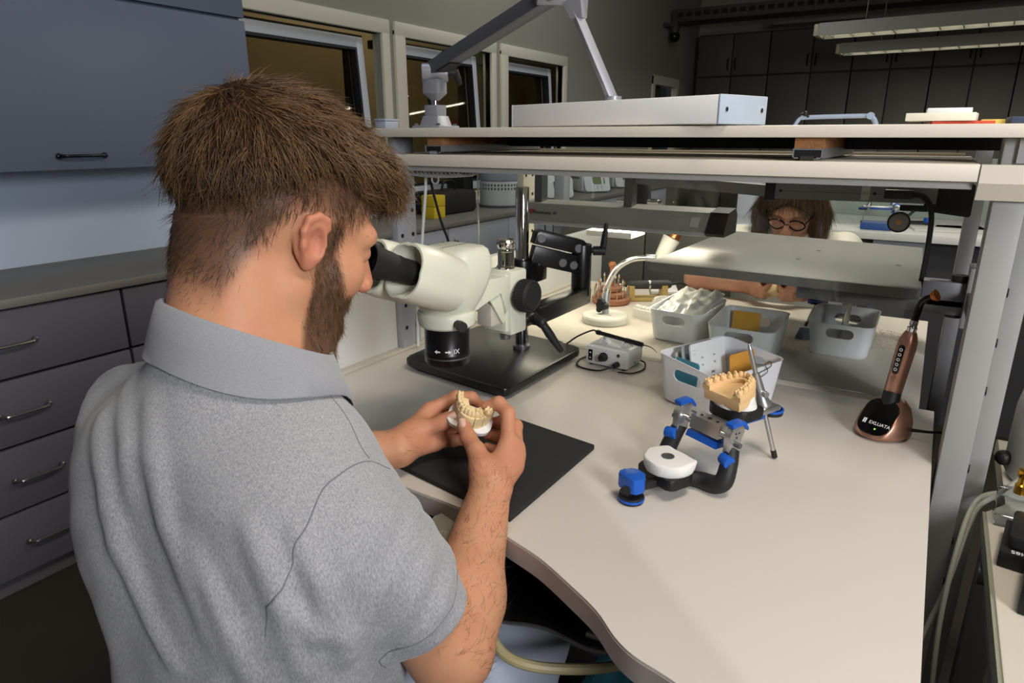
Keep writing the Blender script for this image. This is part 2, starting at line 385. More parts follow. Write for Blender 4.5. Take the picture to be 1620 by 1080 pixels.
base_cupboard(3.1, 4.0, 3.5, 'pale grey base cupboard under the first white furnace')
base_cupboard(4.0, 5.6, 4.8, 'pale grey base cupboard farthest along the window counter')
t = MB().bx(-2.394, -1.935, -.2, 5.7, .785, .81, .004).build('wall_counter', M('counter top', (122, 118, 112), .5, var=.08, vs=9))
tag(t, 'long beige laminate counter running under the windows on the left wall', 'counter')
# upper cabinet
t = empty('upper_cabinet', (-2.25, .9, 1.1), 0, 'large blue-grey wall cabinet with one bow handle at upper left', 'cabinet')
ub = M('upper cabinet laminate', (92, 102, 120), .5, var=.03, vs=3)
MB().bx(-2.394, -2.12, -.3, 1.64, 1.112, 2.2, .002).build('carcass', ub, t, world=True)
d = MB().bx(-2.12, -2.1, .36, 1.645, 1.108, 1.574, .002).build('door', ub, t, world=True)
bow_handle(MB(), (-2.1, 1.04, 1.146), (0, 1, 0), (1, 0, 0), .125).build('handle', M('black nickel handle', (60, 60, 64), .25, .9), d, world=True)
MB().bx(-2.12, -2.1, -.3, .354, 1.108, 1.574, .002).build('door', ub, t, world=True)
MB().bx(-2.12, -2.1, -.3, 1.645, 1.583, 2.2, .002).build('upper_flap', ub, t, world=True)

# ------------------------------------------------------------------ bench
CUR = [(-.955, .66), (-.80, .63), (-.66, .61), (-.527, .605), (-.433, .600), (-.366, .579), (-.316, .564), (-.269, .542), (-.224, .518), (-.193, .493), (-.168, .480), (-.134, .472), (-.08, .455), (.0, .42), (.053, .40)]
sm = [(p.x, p.y) for p in smooth_path([(x, y, 0) for x, y in CUR], 4)]
t = empty('workbench', (-.45, .95, 0), 0, 'cream laminate dental workbench with curved cut-out in front of the seated man', 'workbench')
MB().prism(sm + [(.053, 1.283), (-.955, 1.283)], .722, .75, bev=.002).build('worktop', desk_lam, t, world=True)
eb = MB(); 
ring = [Vector((x, y, 0)) for x, y in sm]
eb.loft([[(p.x, p.y-.0005, .7225) for p in ring], [(p.x, p.y-.0012, .7225) for p in ring], [(p.x, p.y-.0012, .7475) for p in ring], [(p.x, p.y-.0005, .7475) for p in ring]], caps=False, closed=False)
eb.build('edge_band', M('taupe edge band', (168, 158, 150), .5), t, world=True)
MB().bx(-.955, .0, 1.18, 1.2, .05, .722).build('modesty_panel', grey_lam, t, world=True)
for x in (-.94, .02): MB().bx(x-.012, x+.012, .75, 1.2, .0, .722).build('side_panel', M('under bench panel', (70, 70, 72), .6), t, world=True)
t = empty('colleague_workbench', (-.45, 1.62, 0), 0, 'cream laminate workbench on the far side of the glass partition', 'workbench')
wdust = M('dusty desk', (204, 196, 184), .5, var=.06, vs=7)
MB().bx(-.955, .03, 1.285, 1.955, .722, .7498, .002).build('worktop', wdust, t, world=True)
for x in (-.94, .0): MB().bx(x-.012, x+.012, 1.3, 1.9, .0, .722).build('side_panel', MATS['under bench panel'], t, world=True)
for k, (cx, cy, rx, ry, n) in enumerate(((-.09, 1.72, .10, .10, 900),)):
    d = MB()
    for _ in range(n):
        a = random.uniform(0, 2*PI); q = math.sqrt(random.random()); s_ = random.uniform(.0006, .0022)
        x = cx+rx*q*math.cos(a); y = cy+ry*q*math.sin(a)
        d.raw([(x-s_, y-s_*.6, .7499), (x+s_, y-s_*.5, .7499), (x+s_*.2, y+s_, .7499), (x, y, .7499+s_*.5)], [(0, 1, 3), (1, 2, 3), (2, 0, 3)])
    tag(d.build('plaster_dust', M('plaster dust', (190, 150, 110), .9)), 'scatter of beige plaster dust right of the far white bin', 'dust', kind='stuff')
t = MB().bx(-.985, -.957, .74, 2.13, .3, .90, .003).build('side_partition', M('partition laminate', (205, 205, 203), .5, var=.02, vs=4))
tag(t, 'low pale partition board along the left edge of both workbenches', 'partition')
struct('trim_2', MB().bx(-.957, -.935, .75, 1.283, .75, .756, .001).bx(-.957, -.935, 1.285, 1.95, .75, .756, .001), M('bench edge strip', (190, 184, 172), .5))

# posts
hole_m = M('post hole', (14, 14, 15), .8)
def post(x0, x1, y0, y1, z0, z1, label, mat, face=None, group='posts carrying the bench shelf'):
    t = empty('shelf_post', ((x0+x1)/2, (y0+y1)/2, z0), 0, label, 'post', group)
    MB().bx(x0, x1, y0, y1, z0, z1, .002).build('profile', mat, t, world=True)
    if face:
        h = MB(); k = 0; z = .80
        while z < z1-.02:
            for q in (y0+.013, y1-.013): h.cyl((x1-.002, q, z), (x1+.0006, q, z), .0045, seg=10)
            z += .05
        o = h.build('hole_rows', hole_m, t, world=True); o['kind'] = 'stuff'
post_m = M('post grey', (168, 170, 176), .45, .3, var=.04)
post_c = M('post cream', (204, 200, 184), .45, .1, var=.04)
post(-.955, -.938, 1.06, 1.12, .75, 1.198, 'grey perforated steel post on the bench left of the microscope', post_m, True)
post(-.955, -.935, 1.56, 1.62, .75, 1.198, 'cream perforated steel post behind the chrome column', post_c, True)
post(.060, .095, 1.045, 1.105, .0, 1.198, 'grey steel post at right edge of the near workbench, carrying the shelf bracket', grey_paint)
post(.098, .122, 1.09, 1.15, .0, 1.198, 'outer grey steel post, right of the bench and of its twin', grey_paint)
post(.052, .078, 1.59, 1.65, .0, 1.198, 'grey steel post at right edge of the far workbench', M('post dark grey', (118, 118, 120), .45, .3))
pc = [o for o in C.objects if o.name == 'shelf_post.002'][0]
for z in (.55, .62, .74, .86, .93, 1.0): MB().cyl((.0948, 1.094, z), (.1005, 1.094, z), .008, seg=8).build('bolt', black_pl, pc, world=True)

# shelves
t = empty('upper_shelf', (-.4, 1.2, 1.198), 0, 'upper cream shelf board over the workbench, carrying the lamp foot', 'shelf')
MB().bx(-.972, .45, 1.02, 1.42, 1.198, 1.2142, .0015).build('board', white_lam, t, world=True)
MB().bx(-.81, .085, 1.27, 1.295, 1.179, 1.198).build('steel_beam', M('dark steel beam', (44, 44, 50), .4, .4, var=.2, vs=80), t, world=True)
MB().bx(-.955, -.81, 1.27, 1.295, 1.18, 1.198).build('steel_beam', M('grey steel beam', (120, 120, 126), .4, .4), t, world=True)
cork = M('particle board', (150, 104, 66), .9, var=.5, vs=160, bump=.5, bs=300)
for x0, x1 in ((-.832, -.797), (-.180, -.142)):
    MB().bx(x0, x1, 1.035, 1.262, 1.1835, 1.198).build('spacer_block', cork, t, world=True)
    b = MB(); xm = (x0+x1)/2; w2 = .0195
    b.bx(xm-w2, xm+w2, 1.03, 1.40, 1.1815, 1.1833).bx(xm-w2, xm-w2+.002, 1.03, 1.40, 1.170, 1.1815).bx(xm+w2-.002, xm+w2, 1.03, 1.40, 1.170, 1.1815)
    b.bx(xm-w2, xm-w2+.008, 1.03, 1.40, 1.170, 1.1715).bx(xm+w2-.008, xm+w2, 1.03, 1.40, 1.170, 1.1715)
    rr = b.build('slide_rail', alu, t, world=True)
    MB().bx(xm-w2+.003, xm+w2-.003, 1.031, 1.06, 1.1725, 1.181).build('slide_bearing', black_pl, rr, world=True)
    MB().bx(xm-.009, xm+.009, 1.029, 1.38, 1.1675, 1.173).build('inner_rail', chrome, rr, world=True)
MB().bx(.075, .45, 1.04, 1.06, 1.168, 1.198).build('end_panel', grey_paint, t, world=True)
t = empty('lower_shelf', (-.45, 1.2, 1.146), 0, 'lower cream pull-out shelf board hanging on slide rails under the upper shelf', 'shelf')
MB().bx(-.972, .0395, 1.02, 1.42, 1.1455, 1.1668, .0015).build('board', white_lam, t, world=True)
MB().bx(-.96, .035, 1.03, 1.05, 1.136, 1.1455).build('front_channel', grey_paint, t, world=True)
MB().bx(-.95, .03, 1.415, 1.425, 1.1668, 1.172).build('reflection_strip', M('white strip', (240, 238, 228), .35), t, world=True)  # reflection on the shelf's rear top, built as a bright white strip
t = empty('shelf_end_cover', (.2, 1.1, 1.12), 0, 'cream folded metal cover at the right end of the lower shelf', 'cover')
cv = MB(); pr = [(1.018, 1.1665), (1.018, 1.1445), (1.036, 1.123), (1.039, 1.123), (1.021, 1.1455), (1.021, 1.1635), (1.043, 1.1635), (1.043, 1.1665)]
cv.loft([[(.0405, y, z) for y, z in pr], [(.45, y, z) for y, z in pr]]).build('folded_sheet', white_lam, t, world=True)
# glass partition
gp = glass_material('partition glass', (.95, .97, .955, 1), .55)
t = empty('glass_partition', (-.45, 1.305, .75), 0, 'clear glass screen standing between the two workbenches under the shelf', 'glass screen')
MB().bx(-.905, .0, 1.304, 1.308, .752, 1.146).build('pane', gp, t, world=True)
MB().bx(-.9068, -.905, 1.3038, 1.3082, .752, 1.146).build('polished_edge', M('glass edge', (205, 220, 205), .2), t, world=True)

# ================================================================== MICROSCOPE
def evaluated(o):
    """bake the modifiers of o into its mesh"""
    dg = bpy.context.evaluated_depsgraph_get(); dg.update()
    me = bpy.data.meshes.new_from_object(o.evaluated_get(dg), depsgraph=dg)
    o.modifiers.clear(); old = o.data; o.data = me; bpy.data.meshes.remove(old); return o
def cut(o, mb, ang=35):
    """subtract the shape in mb from mesh object o"""
    c = mb.build('cutter', black, None); c.matrix_world = Matrix.Identity(4)
    if o.parent: c.parent = o.parent
    md = o.modifiers.new('cut', 'BOOLEAN'); md.operation = 'DIFFERENCE'; md.object = c; md.solver = 'EXACT'
    evaluated(o); bpy.data.objects.remove(c)
    while len(o.data.materials) > 1: o.data.materials.pop()
    o.data.polygons.foreach_set('material_index', [0]*len(o.data.polygons))
    o.data.set_sharp_from_angle(angle=math.radians(ang)); return o
def ring(w, d, r, z, cx=0, cy=0, n=6): return [(x, y, z) for x, y in rrect(w, d, r, n, cx, cy)]

# heavy black base plate with the chrome column
t = empty('microscope_stand', (-.70, 1.10, .75), 0, 'black boom stand with square base plate and chrome column on the workbench', 'microscope stand')
bp = [(-.860, .968), (-.590, .926), (-.586, 1.222), (-.868, 1.262)]
def round_poly(P, r, n=5):
    out = []
    for i, p in enumerate(P):
        p = Vector(p); a = (Vector(P[i-1])-p).normalized(); b = (Vector(P[(i+1) % len(P)])-p).normalized()
        for k in range(n+1):
            q = k/n; out.append(tuple((p+a*r)*(1-q)**2 + p*2*q*(1-q) + (p+b*r)*q*q))
    return out
MB().prism(round_poly(bp, .02), .760, .774, bev=.003).build('base_plate', black, t, world=True)
inner = [(p[0]*.9-.0726, p[1]*.9+.1094) for p in bp]
MB().prism(round_poly(inner, .02), .7503, .760).build('base_foot', black_pl, t, world=True)
MB().cyl((-.695, 1.155, .774), (-.695, 1.155, 1.105), .0135, bev=.002).build('column', chrome, t, world=True)
MB().cyl((-.695, 1.155, .774), (-.695, 1.155, .780), .018).build('column_flange', steel, t, world=True)
MB().cyl((-.695, 1.155, .915), (-.695, 1.155, .962), .023, bev=.003).bx(-.69, -.655, 1.15, 1.19, .918, .958, .004).build('collar', black, t, world=True)
A0, A1 = Vector((-.668, 1.172, .985)), Vector((-.612, 1.238, .962))
par = MB()
ax = (A1-A0); ux = Vector((ax.x, ax.y, 0)).normalized(); Mx = frame_at(A0, ax, Vector((0, 0, 1)))
par2 = MB().prism([(-.014, .006), (.098, .006), (.098, .030), (.088, .036), (-.005, .036), (-.014, .030)], -.016, .016, Mx, .002)
pa = par2.build('upper_link', black, t, world=True)
pb = MB().prism([(-.010, -.034), (.098, -.034), (.098, .003), (-.010, .003)], -.014, .014, Mx, .003).build('lower_link', black, t, world=True)
for k, (x, y) in enumerate(((-.004, .02), (.08, .018), (.055, -.018), (.08, -.018))):
    MB().cyl((x, y, .016 if y > 0 else .014), (x, y, .0185 if y > 0 else .0165), .0085, seg=20, m=Mx).build('pivot_cap', steel, pa if y > 0 else pb, world=True)
MB().cyl((-.605, 1.245, .880), (-.605, 1.245, .988), .0205, bev=.002).build('pivot_cylinder', black, t, world=True)
B0, B1 = Vector((-.605, 1.262, .878)), Vector((-.583, 1.0, .893)); Bm = frame_at(B0, B1-B0, Vector((0, 0, 1)))
bl_ = (B1-B0).length
MB().box((bl_/2, 0, 0), (bl_, .034, .034), Bm, .004).build('lower_boom', black, t, world=True)
MB().cyl(B1, (-.578, .948, .897), .0155, bev=.002).build('boom_rod', black, t, world=True)
lv = MB().cyl((-.575, .99, .895), (-.552, .985, .888), .009).sph((-.552, .985, .888), .0095, 12)
lv.tube([(-.55, .985, .887), (-.54, .992, .868), (-.524, 1.008, .835)], [.007, .008, .005], 10)
lv.build('clamp_lever', black_pl, t, world=True)
lv = MB().cyl((-.605, 1.245, .976), (-.575, 1.262, .974), .006).cyl((-.585, 1.256, .974), (-.563, 1.268, .974), .0095).tube([(-.568, 1.266, .974), (-.566, 1.268, 1.0), (-.563, 1.268, 1.03)], [.007, .0065, .004], 10)
lv.build('locking_lever', black_pl, t, world=True)

# stereo microscope head hanging on the boom
SX, SY, SZ = -.588, .762, .876
t = empty('stereo_microscope', (SX, SY, SZ), math.radians(-4), 'ivory stereo microscope with black eyepieces in front of the seated man', 'microscope')
MB().lathe([(0, .001), (.026, .001), (.0265, .004), (.031, .004), (.0325, .0), (.034, .002), (.0345, .016), (.0335, .0175), (.0335, .058), (0, .058)], seg=40).build('objective', black, t)
ob = t.children[-1]
MB().lathe([(.0334, .0105), (.0349, .0105), (.0349, .0125), (.0334, .0125)], seg=40).build('zoom_ring', steel, ob)
MB().lathe([(0, .001), (.025, .0015), (0, .0025)], seg=30).build('lens', M('objective lens', (20, 24, 34), .05, coat=1), ob)
for body, ang in (('1X', 28), ('>', 6), ('<', -20)):
    a = math.radians(-90+ang+36); r = .0338
    m = frame_at((r*math.cos(a), r*math.sin(a), .024), (-math.sin(a), math.cos(a), 0), (0, 0, 1))
    if body == '1X': text('zoom_mark', 'IX', .010, white_txt, ob, m, .0003)
    else:
        s_ = 1 if body == '>' else -1
        MB().prism([(s_*.005, 0), (s_*.001, .003), (s_*.001, .0011), (-s_*.004, .0011), (-s_*.004, -.0011), (s_*.001, -.0011), (s_*.001, -.003)], 0, .0004, m).build('arrow_mark', white_txt, ob)
MB().lathe([(0, .057), (.039, .057), (.042, .060), (.0435, .076), (.0425, .078), (.0415, .080), (0, .080)], seg=40).build('collar', ivory, t)
c_ = MB().cyl((.034, -.018, .068), (.046, -.024, .068), .006).cyl((.046, -.024, .068), (.055, -.029, .068), .0075, seg=16)
c_.build('clamp_screw', black_pl, t)
bd = MB()
bd.loft([ring(.078, .080, .038, .080, 0, .002), ring(.092, .092, .034, .098, 0, .004), ring(.098, .096, .026, .118, 0, .008), ring(.098, .092, .020, .138, 0, .014), ring(.092, .080, .018, .156, 0, .020), ring(.084, .068, .016, .166, 0, .024), ring(.07, .054, .012, .171, 0, .026)])
bd.build('housing', ivory, t, ang=50)
MB().bx(-.0005, .0005, -.010, .055, .1712, .1718).build('seam', M('seam', (120, 120, 110), .6), t)
# two inclined binocular barrels, each with prism hood and eyepiece
tip_z = .196
def barrel(s):
    P1 = Vector((.030*s, -.106, .156)); P0 = Vector((.030*s, .0, .116)); dv = (P1-P0).normalized()
    Fm = frame_at(P1, Vector((1, 0, 0)), Vector((0, -dv.z*-1, 0)) if False else dv.cross(Vector((1, 0, 0))))   # local z = barrel axis
    if (Fm.to_3x3() @ Vector((0, 0, 1))).dot(dv) < 0: Fm = Fm @ Matrix.Rotation(PI, 4, 'X')
    h = MB()
    prof = []
    for k in range(28):
        a = 2*PI*k/28; rx, ry = (.0325 if math.cos(a)*s > 0 else .029), .036
        prof.append((rx*math.cos(a)*(1+.12*abs(math.sin(2*a))), ry*math.sin(a)*(1+.12*abs(math.sin(2*a)))))
    def rg(sc_, z): return [(x*sc_, y*sc_, z) for x, y in prof]
    h.loft([rg(1.02, -.085), rg(1.08, -.05), rg(1.08, -.02), rg(1.03, .004), rg(.98, .010), rg(.90, .010), rg(.82, .0), rg(.6, -.008)], Fm)
    hd = h.build('prism_hood', ivory, t, ang=45)
    e = MB().lathe([(0, -.01), (.0165, -.01), (.0165, .020), (.0172, .021), (.0172, .032), (.0180, .034), (.0196, .054), (.0226, .076), (.0215, .077), (.0185, .056), (0, .054)], seg=32, m=Fm)
    ep = e.build('eyepiece', rubber, t)
    MB().lathe([(0, .0545), (.014, .0545), (0, .056)], seg=24, m=Fm).build('eye_lens', MATS['objective lens'], ep)
    return Fm
FmR = barrel(1); FmL = barrel(-1)
# arm, vents, focus block
arm = MB()
arm.prism([(.030, .118), (.128, .112), (.128, .060), (.114, .050), (.104, .092), (.060, .082), (.036, .068)], -.024, .024, Matrix(((0, 0, 1, 0), (1, 0, 0, 0), (0, 1, 0, 0), (0, 0, 0, 1))), .003)
arm.build('arm', ivory, t)
for k in range(5): MB().bx(-.016, .014, .046+k*.008, .0495+k*.008, .1165-k*.0004, .1182-k*.0004).build('vent_slot', black_pl, t.children[-1] if False else t)
rb = MB()
rb.prism([(.074, .086), (.112, .088), (.118, .04), (.112, .036)], .017, .021, Matrix(((0, 0, 1, 0), (1, 0, 0, 0), (0, 1, 0, 0), (0, 0, 0, 1))), .001)
rb.build('gusset', ivory, t)
MB().bx(-.012, .0165, .086, .114, .035, .09, .002).build('slide_guide', M('guide paint', (196, 190, 178), .5), t)
MB().bx(-.025, .025, .128, .172, .012, .118, .004).build('focus_block', ivory, t)
fb = t.children[-1]
MB().bx(-.023, .023, .116, .1285, .02, .114, .003).build('focus_slide', ivory, t)
for s in (-1, 1):
    k = MB().lathe([(0, .0), (.012, .0), (.012, .006), (.0255, .006), (.0262, .008), (.0262, .026), (.024, .029), (.0215, .0275), (.0205, .029), (.006, .0285), (0, .029)], (s*.025, .148, .078), (s, 0, 0), 40)
    kn = k.build('focus_knob', rubber, t)
    ft = MB()
    for q in range(36):
        a = 2*PI*q/36; c0 = Vector((s*(.025+.0175), .148+.0262*math.cos(a), .078+.0262*math.sin(a)))
        ft.box(c0, (.017, .0012, .0022), rot=Matrix.Rotation(a, 3, 'X'))
    g_ = ft.build('knurling', rubber, kn); g_['kind'] = 'stuff'
MB().lathe([(0, 0), (.0155, 0), (.0155, .004), (.0135, .006), (.0135, .028), (.0145, .029), (.0145, .031), (.013, .032), (.0155, .036), (.0160, .044), (.014, .047), (0, .048)], (0, .148, .118), seg=32).build('chrome_knob', chrome, t)
MB().cyl((0, .145, .0), (0, .145, .013), .009).bx(-.014, .014, .165, .19, .012, .03, .003).build('mounting_pin', steel, t)

# ================================================================== MAT
mat_m = M('black foam mat', (34, 33, 33), .85, var=.35, vs=14, bump=.35, bs=900)
mp_ = [(-.380, .606), (-.378, .842), (-.552, .868), (-.588, .640)]
mo = MB().prism(round_poly(mp_, .002, 2), .7503, .758, bev=.001).build('work_mat', mat_m)
tag(mo, 'flat square black rubber work mat under the man’s hands', 'mat')

# ================================================================== CONTROL BOX with wax pen
t = empty('control_box', (-.5155, 1.228, .75), math.radians(-2.5), 'small white power box with black knob in front of the microscope stand', 'control box')
MB().bx(-.046, .046, -.037, .037, .004, .041, .0015).build('case', white_pl, t)
for x in (-.036, .036):
    for y in (-.028, .028): MB().cyl((x, y, 0), (x, y, .005), .005, seg=10).build('rubber_foot', rubber, t)
fr = MB().bx(-.0445, .0445, -.0382, -.037, .006, .039, .0003).build('front_panel', M('panel grey', (205, 204, 200), .5), t)
k = MB().lathe([(0, 0), (.0095, 0), (.0095, .002), (.0078, .003), (.0068, .013), (0, .0135)], (-.005, -.038, .023), (0, -1, 0), 24).bx(-.0062, -.0042, -.0525, -.0505, .022, .031).build('knob', black_pl, t)
tk = MB()
for q in range(8):
    a = math.radians(-30+q*34); tk.box((-.005+.0128*math.cos(a), -.0383, .023+.0128*math.sin(a)), (.0022, .0004, .0007), rot=Matrix.Rotation(-a, 3, 'Y'))
o = tk.build('dial_marks', black_txt, fr); o['kind'] = 'stuff'
s_ = MB().bx(-.0395, -.0305, -.0395, -.038, .011, .034, .0006).build('rocker_switch', black_gloss, t)
for z in (.017, .028): MB().bx(-.0365, -.0335, -.0398, -.0394, z-.0012, z+.0012).build('switch_mark', white_txt, s_)
MB().cyl((.027, -.038, .031), (.027, -.0395, .031), .0035, seg=14).build('indicator', M('indicator', (60, 58, 60), .3), t)
MB().cyl((.026, -.038, .013), (.024, -.052, .012), .006, .005, 14).build('plug', black_pl, t)
MB().cyl((.0464, .0, .010), (.0475, .0, .010), .002, seg=8).cyl((.0464, .03, .034), (.0475, .03, .034), .002, seg=8).build('screw', steel, t)
cl = white_pl
for x in (-.022, .026):
    b = MB()
    for s in (-1, 1): b.loft([[(x-.001*0+s*.010-.001, -.008, .041), (x+s*.010+.0015, -.008, .041), (x+s*.010+.0015, .008, .041), (x+s*.010-.001, .008, .041)], [(x+s*.003-.001, -.006, .053), (x+s*.003+.0015, -.006, .053), (x+s*.003+.0015, .006, .053), (x+s*.003-.001, .006, .053)]])
    b.bx(x-.004, x+.004, -.006, .006, .0475, .049)
    b.build('pen_rest', cl, t)
cable_m = M('black cable', (20, 20, 21), .5)
MB().tube([(.024, -.052, .012), (.0, -.07, .004), (-.045, -.068, .0035), (-.065, -.03, .0035), (-.06, .02, .0035), (-.06, .05, .004)], .0019, 8, sm=8).build('cable', cable_m, t)
MB().tube([(.035, -.056, .004), (.06, -.045, .003), (.07, -.01, .003), (.06, .02, .006), (.048, .025, .008)], .0017, 8, sm=8).build('side_cable', cable_m, t)
t = empty('wax_pen', (-.51, 1.228, .803), 0, 'black electric wax pen lying across the white power box', 'wax pen')
PX0, PX1 = Vector((-.560, 1.235, .8085)), Vector((-.449, 1.214, .804))
dv = (PX1-PX0)
MB().lathe([(0, 0), (.0045, 0), (.0052, .002), (.0052, .008), (.0042, .010), (.0042, .07), (.0050, .073), (.0050, .108), (.004, .112), (.002, .113), (0, .1135)], PX0, dv, 20).build('grip', black_pl, t, world=True)
MB().tube([PX1, PX1+dv*.12, PX1+dv*.22+Vector((0, 0, -.003)), PX1+dv*.28+Vector((0, 0, -.009))], [.0016, .0012, .0009, .0005], 8, sm=4).build('tip', steel, t, world=True)
MB().tube([PX0, PX0-dv*.10+Vector((0, 0, .001)), (-.60, 1.225, .795), (-.645, 1.245, .760), (-.67, 1.29, .7535), (-.70, 1.295, .7525)], .0018, 8, sm=8).build('cable', cable_m, t, world=True)

# ================================================================== BINS
bin_m = M('white bin plastic', (228, 230, 234), .42, var=.02, vs=10)
def bin_(x, y, rz, wx, wy, H, flare, label, high=(0, 1), hi=.010, holes='y'):
    t = empty('storage_bin', (x, y, .75), rz, label, 'bin', 'white storage bins with slot handles')
    o_ = []; th = .0024; n = 8
    def rgs(inset, z0, base):
        out = []
        for q in np.linspace(0, 1, 7):
            s = 1-flare+flare*q; w_, d_ = wx*s-2*inset, wy*s-2*inset; r = .022-inset*.7
            pts = []
            for px, py in rrect(w_, d_, r, n):
                u = (px/(wx/2)*high[0]+py/(wy/2)*high[1]); u = min(1, max(0, (u+.25)/.5)); u = u*u*(3-2*u)
                zt = H-hi+hi*u
                pts.append((px, py, base+(zt-base)*q))
            out.append(pts)
        return out
    outer = rgs(0, 0, .0); inn = rgs(th, 0, .0035)[::-1]
    rim = [[(a[0]*1.012, a[1]*1.012, a[2]+.0004) for a in outer[-1]]]
    bot = [[(p[0]*.93, p[1]*.93, 0.0) for p in outer[0]]]
    first = [[(p[0], p[1], .004) for p in outer[0]]]
    mb = MB(); mb.loft(bot+first+outer[1:]+rim+inn)
    b = mb.build('body', bin_m, t, ang=40)
    cm = MB(); hz = H*.66
    for s in (-1, 1):
        if holes == 'y': m = Matrix.Translation((0, s*wy/2*.96, hz)) @ Matrix.Rotation(PI/2, 4, 'X')
        else: m = Matrix.Translation((s*wx/2*.96, 0, hz)) @ Matrix.Rotation(PI/2, 4, 'Z') @ Matrix.Rotation(PI/2, 4, 'X')
        cm.prism(rrect((wx if holes == 'y' else wy)*.42, .021, .0104, 6), -.03, .03, m)
    cut(b, cm, 40)
    return t
bin_(-.452, 1.505, math.radians(-5), .128, .172, .080, .12, 'white bin filled with a shiny wrapped pouch, leftmost of the bins', (0, 1), .006)
bin_(-.300, 1.440, math.radians(-1), .138, .160, .083, .12, 'white bin holding loose papers, right beside the bin with the pouch')
b3 = bin_(-.277, 1.140, math.radians(-23), .140, .182, .088, .10, 'nearest white bin, packed with cards and teal sheets, behind the open articulator', (-1, 0), .010)
bin_(-.129, 1.576, math.radians(0), .128, .153, .082, .13, 'white bin standing alone on the right under the tilted board', (0, 1), .008)
# wrapped pouch
t = empty('wrapped_pouch', (-.45, 1.51, .80), math.radians(-5), 'crinkled white foil pouch sticking up out of the left bin', 'pouch')
n = 26; V = []; F = []
def wr(u, v): return .004*math.sin(19*u+4*v)+.003*math.sin(31*u-9*v+1)+.0025*math.sin(7*u+25*v)
for sd in (1, -1):
    for i in range(n+1):
        for j in range(n+1):
            u, v = i/n, j/n; e = min(u, 1-u, v, 1-v); th = .014*min(1, e*5)**.6
            V.append(((u-.5)*.108+.012*(v-.5)*(0), (v-.5)*.150, .012+.030*v+sd*th+(wr(u, v)*(min(1, e*8)) if sd > 0 else 0)))
for q in range(2):
    for i in range(n):
        for j in range(n):
            a = q*(n+1)**2+i*(n+1)+j; F.append((a, a+1, a+n+2, a+n+1) if q else (a, a+n+1, a+n+2, a+1))
mb = MB().raw(V, F); bmesh.ops.remove_doubles(mb.bm, verts=mb.bm.verts[:], dist=1e-5)
mb.build('foil_pouch', M('pearl foil', (226, 226, 220), .22, .25, var=.04, vs=30), t, ang=60)
tagm = M('paper', (232, 232, 226), .8, var=.02)
for i, (x, y, z, rz, w_, h_) in enumerate(((-.303, 1.435, .760, .1, .075, .10), (-.296, 1.438, .7665, -.1, .072, .10))):
    o = MB().box((0, 0, 0), (w_, h_, .003), bev=.0005).build('paper_sheet', tagm); o.location = (x, y, z); o.rotation_euler = (.06, .05, rz)
    tag(o, ['lower loose white paper sheet lying in the second bin', 'topmost loose white paper sheet lying in the second bin'][i], 'paper', 'loose papers in the second bin')
o = MB().bx(-.03, .03, -.002, .002, 0, .045, .001).build('yellow_card', M('yellow card', (222, 168, 60), .7)); o.location = (-.318, 1.496, .782); o.rotation_euler = (-.1, 0, 0)
tag(o, 'yellow card standing behind the handle slot of the second bin', 'card')
# cards in near bin
card_m = [M('card white', (214, 218, 220), .7), M('card grey', (176, 174, 160), .7), M('card blue grey', (150, 160, 170), .7), M('card teal', (70, 136, 156), .55), M('card ochre', (210, 150, 60), .7)]
def card(x, w_, h_, mi, tilt, lab, y=0., z=.006, body=None, grp=None, th=.002, rz=0.):
    t = empty('card', b3.location + Vector((0, 0, z)) + (Matrix.Rotation(b3.rotation_euler.z, 3, 'Z') @ Vector((x, y, 0))), 0, lab, 'card', grp)
    t.rotation_euler = (0, tilt, b3.rotation_euler.z+rz)
    MB().prism(rrect(h_, w_, .006), -th/2, th/2, Matrix.Translation((0, 0, h_/2)) @ Matrix.Rotation(PI/2, 4, 'Y')).build('sheet', card_m[mi], t)
    if body:
        for k, (yy, zz, n, s_) in enumerate(body): text('print', n, s_, black_txt, t, frame_at((th/2+.0003, yy, zz), (0, 1, 0), (0, 0, 1)), .0001, 'LEFT')
    return t
card(-.030, .060, .072, 3, .12, 'teal sheet standing behind the slot handle inside the near bin', y=-.066, th=.003, rz=PI/2)
card(-.026, .08, .084, 1, -.35, 'grey card leaning left of the printed white card', y=-.02)
card(-.018, .085, .096, 2, -.28, 'blue-grey card in the middle of the near bin', y=-.015)
card(-.004, .09, .102, 0, -.22, 'white printed card with rounded corners in the near bin', y=-.012, th=.003,
     body=[(-.038, .092, '....', .006), (-.038, .085, '.....', .005), (-.02, .075, '12:', .005), (.012, .075, '14:', .005), (-.02, .062, '15:', .005), (.012, .062, '18:', .005), (.004, .045, 'lllllll', .006), (.004, .037, 'llllll', .006)])
card(.020, .07, .078, 4, -.15, 'ochre card at the right inside the near bin', y=.045)
t = empty('paper_clip', (-.21, 1.09, .80), 0, 'thin black paper clip hooked on the near bin’s right side', 'paper clip')
m = b3.matrix_local if False else Matrix.LocRotScale(b3.location, b3.rotation_euler.to_quaternion(), (1, 1, 1))
MB().tube([m @ Vector(p) for p in ((.0725, -.03, .066), (.0735, .03, .074), (.0735, .037, .080), (.0735, .032, .086), (.0735, .02, .082), (.0735, .028, .067), (.0725, -.012, .058), (.0722, -.018, .061))], .0007, 6, sm=5).build('wire', M('black wire', (20, 20, 20), .4), t, world=True)
o = MB().tube([(0, 0, .002), (.004, .002, .03), (.006, .004, .07), (.010, .006, .105)], [.006, .0065, .0065, .005], 10, sm=4).build('clear_tube', M('clear plastic', (215, 220, 205), .15, trans=.6), None)
o.location = (-.132, 1.565, .754); tag(o, 'small clear plastic tube standing in the far right bin', 'tube')

